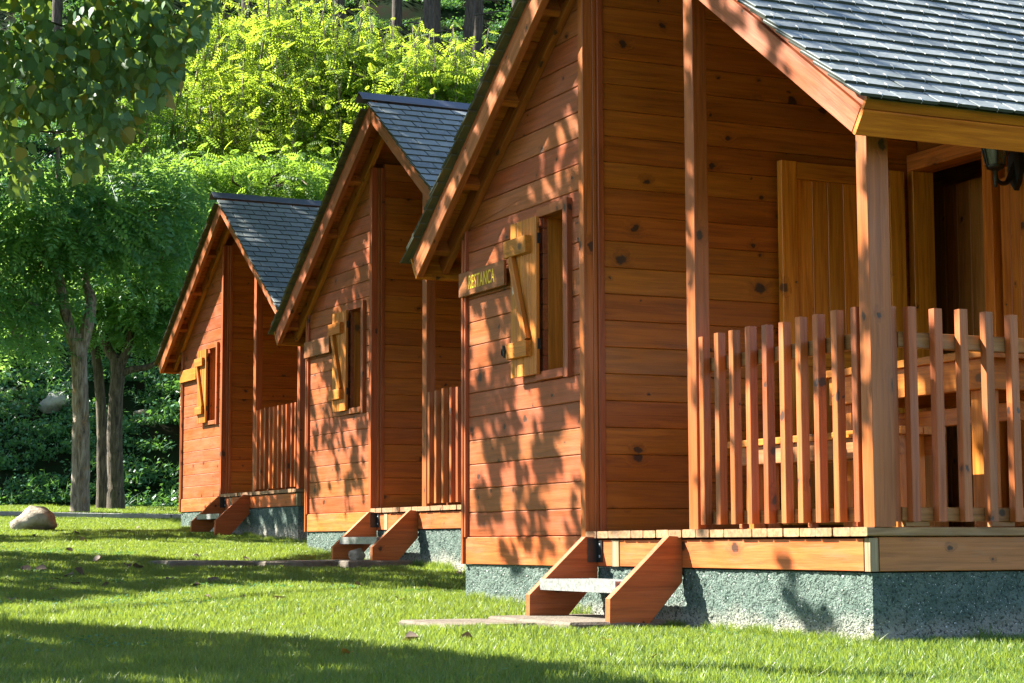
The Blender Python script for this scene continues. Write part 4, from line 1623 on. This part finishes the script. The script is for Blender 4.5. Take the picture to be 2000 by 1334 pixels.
# verge trees and bank: shade from unseen poplar leaves placed further along
n_ = 5200
px = g.uniform(-40, 370, n_)
py = g.uniform(430, 1000, n_)
Dv = np.where(py < 650, g.uniform(28.6, 33, n_), 0)
P = np.empty((n_, 3))
sv = np.linspace(29, 48, 120)
for i in range(n_):
    rd = np.array([(px[i] - 1000) / FPX, -(py[i] - 667) / FPX, 1.0]) @ MR
    if Dv[i] > 0:
        P[i] = CAM + rd * Dv[i]
    else:
        rr = CAM + np.outer(sv, rd)
        dz = rr[:, 2] - hz(rr[:, 0], rr[:, 1])
        P[i] = rr[int(np.argmax(dz < 0))]
a_ = (410 * 570) / n_ * (33 / FPX) ** 2
addcast(P, np.where(py < 650, .06, .93), np.full(n_, a_ * .75), .26, 6., 9.)

# the branch that hangs into the picture: leaves one by one
g = np.random.default_rng(314)
POLY = [(-120, -120), (420, -120), (424, -10), (404, 45), (398, 70), (360, 100), (352, 150), (326, 190), (300, 205), (268, 240), (262, 258), (220, 285), (200, 320), (150, 345), (90, 320), (60, 345), (62, 390), (20, 380), (-120, 420)]
n_ = 12500
px, py = g.uniform(-120, 425, n_), g.uniform(-110, 420, n_)
keep = inpoly(px, py, POLY)
edge = np.clip(vnoise(px / 38 + 9, py / 38 + 7, 4) * 1.5 - .28, 0, 1) * np.where(py > 235, .5, 1.)
keep &= g.uniform(size=n_) < edge
px, py = px[keep], py[keep]
Dl = g.uniform(13.6, 15.8, len(px))
pos = np.array([at(a, b_, c) for a, b_, c in zip(px, py, Dl)])
# leaves hang: tips down
m_ = len(pos)
az = g.uniform(0, 2 * math.pi, m_)
dr = g.normal(.95, .35, m_)
t = np.stack([np.cos(az) * np.cos(dr), np.sin(az) * np.cos(dr), -np.sin(dr)], 1)
nr = g.normal(size=(m_, 3))
nr -= t * (nr * t).sum(1)[:, None]
nr /= np.linalg.norm(nr, axis=1)[:, None]
rot = np.stack([t, np.cross(nr, t), nr], 2)
scl = g.uniform(.07, .125, m_)
vis = (px > 5) & (py > 5)
HPOS, HROT, HSCL, HVIS, HD = pos, rot, scl, vis, Dl
LP = np.concatenate(LPOS)
LS = np.concatenate(LSIZ)
# thin the crowns up-sun of the hanging branch, so that some sun reaches its leaves
e1 = np.cross(SUN, [0, 0, 1.])
e1 /= np.linalg.norm(e1)
e2 = np.cross(SUN, e1)
occ = set(zip((HPOS @ e1 / .12).astype(int).tolist(), (HPOS @ e2 / .12).astype(int).tolist()))
ii = zip((LP @ e1 / .12).astype(int).tolist(), (LP @ e2 / .12).astype(int).tolist())
hit_ = np.array([q in occ for q in ii]) & (LP @ SUN < (HPOS @ SUN).max())
kp = ~(hit_ & (np.random.default_rng(3).uniform(size=len(LP)) < .6))
LP, LS = LP[kp], LS[kp]
TR = [(-1.2, -6.6), (-9.1, -6.1), (-16.4, -6.1), (-24.6, -5.2), (-32., -4.)]
TL = ['poplar whose leafy branch hangs into the top left corner', 'unseen poplar on the lawn facing the middle cabin, leaves placed for shade', 'unseen poplar on the lawn facing the far cabin, leaves placed for shade', 'unseen poplar on the lawn left of the boulder, leaves placed for shade', 'unseen poplar at the foot of the bank, leaves placed for shade']
near = np.argmin(((LP[:, None, :2] - np.array(TR)[None]) ** 2).sum(2), 1)
ROOTS = []
for i, (tx, ty) in enumerate(TR):
    g = np.random.default_rng(200 + i)
    z0 = float(gz(tx, ty)) - .1
    root = tag(empty('poplar_tree', None, (tx, ty, z0)), TL[i], 'tree', 'poplars along the lawn')
    ROOTS.append(root)
    B = np.array([tx, ty, z0])
    sel = near == i
    Pq = LP[sel]
    ztop = min(11., np.percentile(Pq[:, 2], 90)) if len(Pq) else 8
    parts = [tube(smoothline([(0, 0, 0), (.08, .05, 2), (-.05, .1, 4.2), (.05, 0, ztop)], [.26, .2, .15, .05], 5)[0], smoothline([(0, 0, 0)] * 4, [.26, .2, .15, .05], 5)[1], 12, .05, i)]
    idx = g.choice(len(Pq), min(12, len(Pq)), replace=False) if len(Pq) else []
    for k in idx:
        e = Pq[k] - B
        if math.hypot(e[0], e[1]) > 2.6:
            continue
        s0 = np.array([0, 0, max(2.4, min(e[2] * .7, ztop - .4))])
        m_ = (s0 + e) / 2 + np.array([0, 0, .35])
        parts.append(tube(smoothline([s0, m_, e], [.06, .035, .008], 4)[0], smoothline([s0, m_, e], [.06, .035, .008], 4)[1], 6))
    link('trunk', mesh('trunk', *joinm(parts), M['bark_grey'], True), root)
    if len(Pq):
        V, F = scatter(POP - [.5, 0, 0], POP_F, Pq - B, rotm(len(Pq), g, 1.5), LS[sel])
        o = link('foliage', mesh('foliage', V, F, M['poplar_leaf'], False, per_face(len(Pq), 4, g)), root)
        o['kind'] = 'stuff'

root = ROOTS[0]
B = np.array(root.location)
g = np.random.default_rng(315)
pos, rot, scl, vis, Dl = HPOS, HROT, HSCL, HVIS, HD
order = np.argsort(np.where(vis, -scl / Dl, 9))
ind = order[:300]
lm = [mesh('leaf', POP, POP_F, M['poplar_leaf'], False, np.full(4, v)) for v in (.1, .3, .45, .6, .75, .9, .97)]
for k in ind:
    o = link('leaf', lm[int(g.integers(0, len(lm)))], root)
    Rm = rot[k]
    q = pos[k] - B
    s_ = scl[k]
    o.matrix_local = Matrix([[*(Rm[r] * s_), q[r]] for r in range(3)] + [[0, 0, 0, 1]])
rest = order[300:]
V, F = scatter(POP, POP_F, pos[rest] - B, rot[rest], scl[rest])
o = link('foliage', mesh('foliage', V, F, M['poplar_leaf'], False, per_face(len(rest), 4, g)), root)
o['kind'] = 'stuff'
tw = []
for (a, b_, c, r0) in [((-160, 60, 15.2), (120, 215, 15.2), (300, 150, 15.2), .016), ((-160, 200, 15.2), (60, 255, 15.2), (210, 250, 15.2), .018), ((-160, -60, 15.2), (160, 60, 15.2), (370, 40, 15.2), .016),
                       ((-160, 330, 15.2), (40, 320, 15.2), (140, 270, 15.2), .012), ((60, 255, 15.2), (100, 180, 15.2), (110, 60, 15.2), .010), ((120, 215, 15.2), (180, 120, 15.2), (240, 20, 15.2), .009), ((160, 60, 15.2), (270, 90, 15.2), (340, 130, 15.2), .007)]:
    L = [np.array(A(*q)) - B for q in (a, b_, c)]
    P, r = smoothline(L, [r0 * .8, r0 * .5, r0 * .2], 6)
    tw.append(tube(P, r, 6))
L = [np.array([0, 0, 2.2])] + [np.array(A(-420, 30, 15)) - B, np.array(A(-160, 120, 15.2)) - B]
P, r = smoothline(L, [.04, .03, .016], 6)
tw.append(tube(P, r, 8))
link('branch', mesh('branch', *joinm(tw), M['bark_dark'], True), root)


# ------------------------------------------------------------------ grass and ground cover (instanced tufts)
PROTO = bpy.data.collections.new('tufts')          # not linked to the scene: only instanced


def gn_scatter(name, pts, rot, scl, idx, protos, kind='stuff'):
    col = bpy.data.collections.new(name + '_tufts')
    for i, me in enumerate(protos):
        ob = bpy.data.objects.new('%s_tuft_%02d' % (name, i), me)
        col.objects.link(ob)
    me = bpy.data.meshes.new(name)
    me.vertices.add(len(pts))
    me.vertices.foreach_set('co', np.asarray(pts, np.float32).ravel())
    for an, ty, v in (('rot', 'FLOAT_VECTOR', rot), ('scl', 'FLOAT_VECTOR', scl)):
        a = me.attributes.new(an, ty, 'POINT')
        a.data.foreach_set('vector', np.asarray(v, np.float32).ravel())
    a = me.attributes.new('idx', 'INT', 'POINT')
    a.data.foreach_set('value', np.asarray(idx, np.int32))
    o = link(name, me)
    ng = bpy.data.node_groups.new(name + '_nodes', 'GeometryNodeTree')
    ng.interface.new_socket('Geometry', in_out='INPUT', socket_type='NodeSocketGeometry')
    ng.interface.new_socket('Geometry', in_out='OUTPUT', socket_type='NodeSocketGeometry')
    gi, go = ng.nodes.new('NodeGroupInput'), ng.nodes.new('NodeGroupOutput')
    ci = ng.nodes.new('GeometryNodeCollectionInfo')
    ci.inputs['Collection'].default_value = col
    ci.inputs['Separate Children'].default_value = True
    ci.inputs['Reset Children'].default_value = True
    ip = ng.nodes.new('GeometryNodeInstanceOnPoints')
    ip.inputs['Pick Instance'].default_value = True

    def attr(nm, ty):
        x = ng.nodes.new('GeometryNodeInputNamedAttribute')
        x.data_type = ty
        x.inputs['Name'].default_value = nm
        return x.outputs[0]
    ng.links.new(gi.outputs[0], ip.inputs['Points'])
    ng.links.new(ci.outputs[0], ip.inputs['Instance'])
    ng.links.new(attr('idx', 'INT'), ip.inputs['Instance Index'])
    ng.links.new(attr('rot', 'FLOAT_VECTOR'), ip.inputs['Rotation'])
    ng.links.new(attr('scl', 'FLOAT_VECTOR'), ip.inputs['Scale'])
    ng.links.new(ip.outputs[0], go.inputs[0])
    md = o.modifiers.new('scatter', 'NODES')
    md.node_group = ng
    o['kind'] = kind
    return o


def grass_patch(size, nbl, hmin, hmax, wid, seed):
    g = np.random.default_rng(seed)
    x, y = g.uniform(-size / 2, size / 2, (2, nbl))
    h = g.uniform(hmin, hmax, nbl)
    az = g.uniform(0, 2 * math.pi, nbl)
    lean = np.abs(g.normal(.35, .25, nbl))
    w = wid * g.uniform(.7, 1.3, nbl)
    fz = g.uniform(0, 2 * math.pi, nbl)
    wx, wy = np.cos(fz) * w, np.sin(fz) * w
    dx, dy = np.cos(az), np.sin(az)
    z = np.zeros(nbl)
    V = np.stack([np.stack([x - wx, y - wy, z - .01], 1), np.stack([x + wx, y + wy, z - .01], 1),
                  np.stack([x + dx * h * lean * .35 + wx * .8, y + dy * h * lean * .35 + wy * .8, h * .6], 1),
                  np.stack([x + dx * h * lean * .35 - wx * .8, y + dy * h * lean * .35 - wy * .8, h * .6], 1),
                  np.stack([x + dx * h * lean + wx * .1, y + dy * h * lean + wy * .1, h], 1),
                  np.stack([x + dx * h * lean - wx * .1, y + dy * h * lean - wy * .1, h], 1)], 1)
    F = np.array([(0, 1, 2, 3), (3, 2, 4, 5)])
    F = F[None] + (np.arange(nbl) * 6)[:, None, None]
    return mesh('grass_tuft', V.reshape(-1, 3), F.reshape(-1, 4), M['grass'], False, np.repeat(np.where(g.uniform(size=nbl) < .06, .98, g.uniform(0, .9, nbl)), 2))


def free(x, y, mg=0.):
    ok = np.ones(x.shape, bool)
    for i in range(3):
        u, v = cab_local(i, x, y)
        ok &= ~((u > XL - .02 - mg) & (u < XW + .02 + mg) & (v > -.02 - mg) & (v < DEEP))
    for (x0, x1, y0, y1) in SLABS:
        ok &= ~((x > x0 - mg + .0) & (x < x1 + mg) & (y > y0 - mg) & (y < y1 + mg))
    return ok


g = np.random.default_rng(77)
protos = [grass_patch(.20, 420, .020, .074, .0028, 300 + i) for i in range(5)] + [grass_patch(.30, 520, .030, .062, .0036, 310 + i) for i in range(5)] + \
         [grass_patch(.10, 120, .05, .11, .0022, 320 + i) for i in range(3)]
pts, idx, sc = [], [], []


def gridpts(s0, s1, st, marg):
    s = np.arange(s0, s1, st)
    out = []
    for a in s:
        w = .29 * a + marg
        l = np.arange(-w, w, st)
        out.append(np.stack([np.full(len(l), a), l], 1))
    q = np.concatenate(out)
    q += g.uniform(-st * .3, st * .3, q.shape)
    x = CAM[0] + FW[0] * q[:, 0] + RT[0] * q[:, 1]
    y = CAM[1] + FW[1] * q[:, 0] + RT[1] * q[:, 1]
    return x, y


x, y = gridpts(4.6, 12.5, .145, .5)
ok = free(x, y, .085)
x, y = x[ok], y[ok]
pts.append(np.stack([x, y, gz(x, y)], 1))
idx.append(g.integers(0, 5, len(x)))
sc.append(np.ones(len(x)))
x, y = gridpts(12.3, 29.5, .225, .8)
ok = free(x, y, .13)
x, y = x[ok], y[ok]
pts.append(np.stack([x, y, gz(x, y)], 1))
idx.append(g.integers(5, 10, len(x)))
sc.append(np.ones(len(x)))
x, y = gridpts(29.3, 35.8, .4, .8)
pts.append(np.stack([x, y, gz(x, y)], 1))
idx.append(g.integers(5, 10, len(x)))
sc.append(np.full(len(x), 1.5))
# longer unmown grass against the plinths and slabs
ex = []
for i in range(3):
    (lx, ly, lz), a = PLACES[i]
    for k in range(150 if i == 0 else 90):
        u = g.uniform(XL - .1, XW + .12)
        if .0 < u < 1.0:
            continue
        ex.append((u, -.035 - abs(g.normal(0, .05)), i))
    for k in range(70 if i == 0 else 20):
        ex.append((XW + .03 + abs(g.normal(0, .04)), g.uniform(0, 2.2), i))
        ex.append((XL - .03 - abs(g.normal(0, .04)), g.uniform(0, 1.5), i))
ex = np.array(ex)
w = np.concatenate([wcab(i, np.stack([ex[ex[:, 2] == i][:, 0], ex[ex[:, 2] == i][:, 1], np.zeros((ex[:, 2] == i).sum())], 1)) for i in range(3)])
pts.append(np.stack([w[:, 0], w[:, 1], gz(w[:, 0], w[:, 1])], 1))
idx.append(g.integers(10, 13, len(w)))
sc.append(g.uniform(.4, .95, len(w)))
e2 = []
for (x0, x1, y0, y1) in SLABS:
    for k in range(22):
        sd = g.integers(0, 4)
        u = g.uniform()
        e2.append([(x0 + (x1 - x0) * u, y0 - .05), (x0 - .05, y0 + (y1 - y0) * u), (x1 + .05, y0 + (y1 - y0) * u), (x0 + (x1 - x0) * u, y0 - .04)][sd])
e2 = np.array(e2)
pts.append(np.stack([e2[:, 0], e2[:, 1], gz(e2[:, 0], e2[:, 1])], 1))
idx.append(g.integers(10, 13, len(e2)))
sc.append(g.uniform(.3, .55, len(e2)))
# scattered taller tufts on the lawn
x, y = gridpts(5, 26, .5, .5)
kp = free(x, y, .1) & (g.uniform(size=len(x)) < .35)
x, y = x[kp], y[kp]
pts.append(np.stack([x, y, gz(x, y)], 1))
idx.append(g.integers(10, 13, len(x)))
sc.append(g.uniform(.45, .8, len(x)))
pts, idx, sc = np.concatenate(pts), np.concatenate(idx), np.concatenate(sc)
pts[:, 2] -= .004
rt = np.zeros((len(pts), 3))
rt[:, 2] = g.uniform(0, 2 * math.pi, len(pts))
hs_ = sc * (.75 + .5 * vnoise(pts[:, 0] * 1.7 + 60, pts[:, 1] * 1.7 + 60, 12))
gn_scatter('grass', pts, rt, np.stack([sc, sc, hs_], 1), idx, protos)


def cover_patch(size, n_, seed):
    g = np.random.default_rng(seed)
    p = np.stack([*g.uniform(-size / 2, size / 2, (2, n_)), np.abs(g.normal(.06, .08, n_))], 1)
    V, F = scatter(QUADLEAF, QL_F, p, rotm(n_, g, 1.1), g.uniform(.04, .10, n_))
    x = p[: n_ // 3].copy()
    x[:, 2] = 0
    V2, F2 = scatter(np.array([(0, -.02, 0), (.5, -.03, .08), (1, 0, -.05), (.5, .03, .08)]), QL_F, x, frond_rot(len(x), g, -.9), g.uniform(.12, .30, len(x)))
    return mesh('cover_tuft', np.concatenate([V, V2]), np.concatenate([F, F2 + len(V)]), M['cover'], False, g.uniform(0, 1, n_ + len(x)))


def clover_patch(n_, seed):
    g = np.random.default_rng(seed)
    p = np.stack([*g.normal(0, .07, (2, n_)), g.uniform(.025, .055, n_)], 1)
    V, F = scatter(QUADLEAF, QL_F, p, rotm(n_, g, .7), g.uniform(.014, .026, n_))
    return mesh('clover_tuft', V, F, M['cover'], False, g.uniform(0, 1, n_))


cp = [clover_patch(70, 350 + i) for i in range(3)]
x, y = gridpts(4.8, 18, .33, .4)
dn = vnoise(x * .9 + 30, y * .9 + 30, 55)
kp = free(x, y, .05) & (g.uniform(size=len(x)) < np.clip((dn - .5) * 2.2, 0, .8))
x, y = x[kp], y[kp]
rt = np.zeros((len(x), 3))
rt[:, 2] = g.uniform(0, 6.28, len(x))
gn_scatter('clover', np.stack([x, y, gz(x, y)], 1), rt, np.ones((len(x), 3)), g.integers(0, 3, len(x)), cp)

protos = [cover_patch(.7, 170, 400 + i) for i in range(6)]
g = np.random.default_rng(78)
q = []
for a in np.arange(HS + .1, 62, .33):
    wdt = .30 * a
    l = np.arange(-wdt, wdt * .55, .42)
    q.append(np.stack([np.full(len(l), a), l], 1))
q = np.concatenate(q)
q += g.uniform(-.4, .4, q.shape)
x = CAM[0] + FW[0] * q[:, 0] + RT[0] * q[:, 1]
y = CAM[1] + FW[1] * q[:, 0] + RT[1] * q[:, 1]
dens = vnoise(q[:, 1] * .55 + 80, q[:, 0] * .9, 31)
kp = (dens > .10) & ((q[:, 0] < 45 + 5 * dens) | (g.uniform(size=len(x)) < .35))
x, y = x[kp], y[kp]
pts = np.stack([x, y, hz(x, y)], 1)
rt = np.zeros((len(pts), 3))
rt[:, 2] = g.uniform(0, 6.28, len(pts))
sc = np.repeat(g.uniform(.7, 1.35, len(pts))[:, None], 3, 1)
gn_scatter('undergrowth', pts, rt, sc, g.integers(0, 6, len(pts)), protos)

# ------------------------------------------------------------------ fallen leaves on the lawn
LITM = []
for s in range(6):
    g = np.random.default_rng(500 + s)
    V = POP.copy() - [.5, 0, 0]
    V[:, 2] += .35 * np.abs(V[:, 1]) ** 1.2 * g.uniform(.3, 1.6) + g.normal(0, .06, len(V)) + .25 * (V[:, 0] ** 2) * g.uniform(-.3, 1.2)
    V[:, 2] -= V[:, 2].min()
    LITM.append(mesh('fallen_leaf', V, POP_F, M['litter'], False, np.full(4, g.uniform(.0, 1))))
YEL = mesh('fallen_leaf', LITM[0].vertices and [tuple(v.co) for v in LITM[0].vertices], POP_F, leafmat('yellow_leaf', (.45, .22, .03), (.45, .22, .03), .2, (.4, .2, .02)), False, np.full(4, .5))
FL = [  # px, py on the ground, size, label, group
    (545, 1171, .075, 'large dry leaf standing on the bright band of lawn below the middle cabin', None),
    (382, 1143, .06, 'pale curled leaf at the edge of the bright band, left of the large dry leaf', None),
    (676, 1274, .045, 'orange leaf alone on the shaded grass in the front', 'Y'),
    (482, 1089, .06, 'pale crumpled leaf at the end of the flat slab by the middle cabin', None),
    (800, 1247, .07, 'curled brown leaf on the grass left of the near stone path', None),
    (912, 1246, .07, 'folded brown leaf on the grass below the near stone path', None),
    (1275, 1282, .045, 'dark leaf upright in the bright grass under the stringers', None),
    (135, 1212, .04, 'tiny dark leaf at the front shadow edge', None),
    (893, 1118, .05, 'dark leaf in the grass against the RESTANCA cabin plinth corner', None),
    (1180, 1250, .05, 'orange brown leaves lying right below the near steps', 'Y')]
gA = [(66, 1046), (155, 1051), (148, 1040), (305, 1045), (290, 1046), (445, 1041), (90, 1054), (10, 1051), (163, 1056)]
gB = [(110, 1130), (135, 1124), (52, 1112), (78, 1111), (250, 1104), (268, 1106), (190, 1094), (90, 1095), (20, 1138), (150, 1140), (155, 1118), (100, 1150), (205, 1146), (25, 1170), (232, 1142), (90, 1142), (330, 1128), (418, 1133)]
gC = [(136, 1074), (196, 1072), (305, 1076), (268, 1030), (385, 1086)]
gD = [(475, 1165), (405, 1163), (650, 1193), (644, 1197), (590, 1200), (665, 1172), (128, 1175), (280, 1180), (490, 1230), (780, 1170), (822, 1170), (870, 1153), (840, 1143), (700, 1140)]
g = np.random.default_rng(600)
ORD = ['leftmost', 'second', 'third', 'fourth', 'fifth', 'sixth', 'seventh', 'eighth', 'ninth', 'tenth', 'eleventh', 'twelfth', 'thirteenth', 'fourteenth', 'fifteenth', 'sixteenth', 'seventeenth', 'rightmost']
for G_, s0, s1, lab, grp in ((gA, .05, .075, 'dark fallen leaf on the shaded strip near the boulder', 'fallen leaves near the boulder'),
                             (gB, .05, .085, 'brown fallen leaf on the wide shaded band of lawn', 'fallen leaves on the shaded band'),
                             (gC, .05, .07, 'pale fallen leaf on the thin sunny strip', 'fallen leaves on the thin sunny strip'),
                             (gD, .035, .055, 'small dry leaf on the wide sunny band', 'small leaves on the wide sunny band')):
    G_ = sorted(G_)
    for k, q in enumerate(G_):
        o_ = ORD[k] + ' from the left' if 0 < k < len(G_) - 1 else ('leftmost' if k == 0 else 'rightmost') + ' of its group'
        FL.append((*q, g.uniform(s0, s1), lab + ', ' + o_, grp))
for (px, py, sz, lab, grp) in FL:
    rd = np.array([(px - 1000) / FPX, -(py - 667) / FPX, 1.0]) @ MR
    tt = np.linspace(4, 32, 1400)
    rr = CAM + np.outer(tt, rd)
    dz = rr[:, 2] - gz(rr[:, 0], rr[:, 1]) - .05
    i = int(np.argmax(dz < 0))
    o = link('fallen_leaf', YEL if grp == 'Y' else LITM[int(g.integers(0, 6))])
    o.location = rr[i] + np.array([0, 0, -.01])
    o.rotation_euler = (g.normal(0, .35), g.normal(0, .35), g.uniform(0, 6.28))
    o.scale = (sz * 1.2,) * 3
    tag(o, lab, 'leaf', grp if grp not in (None, 'Y') else None)
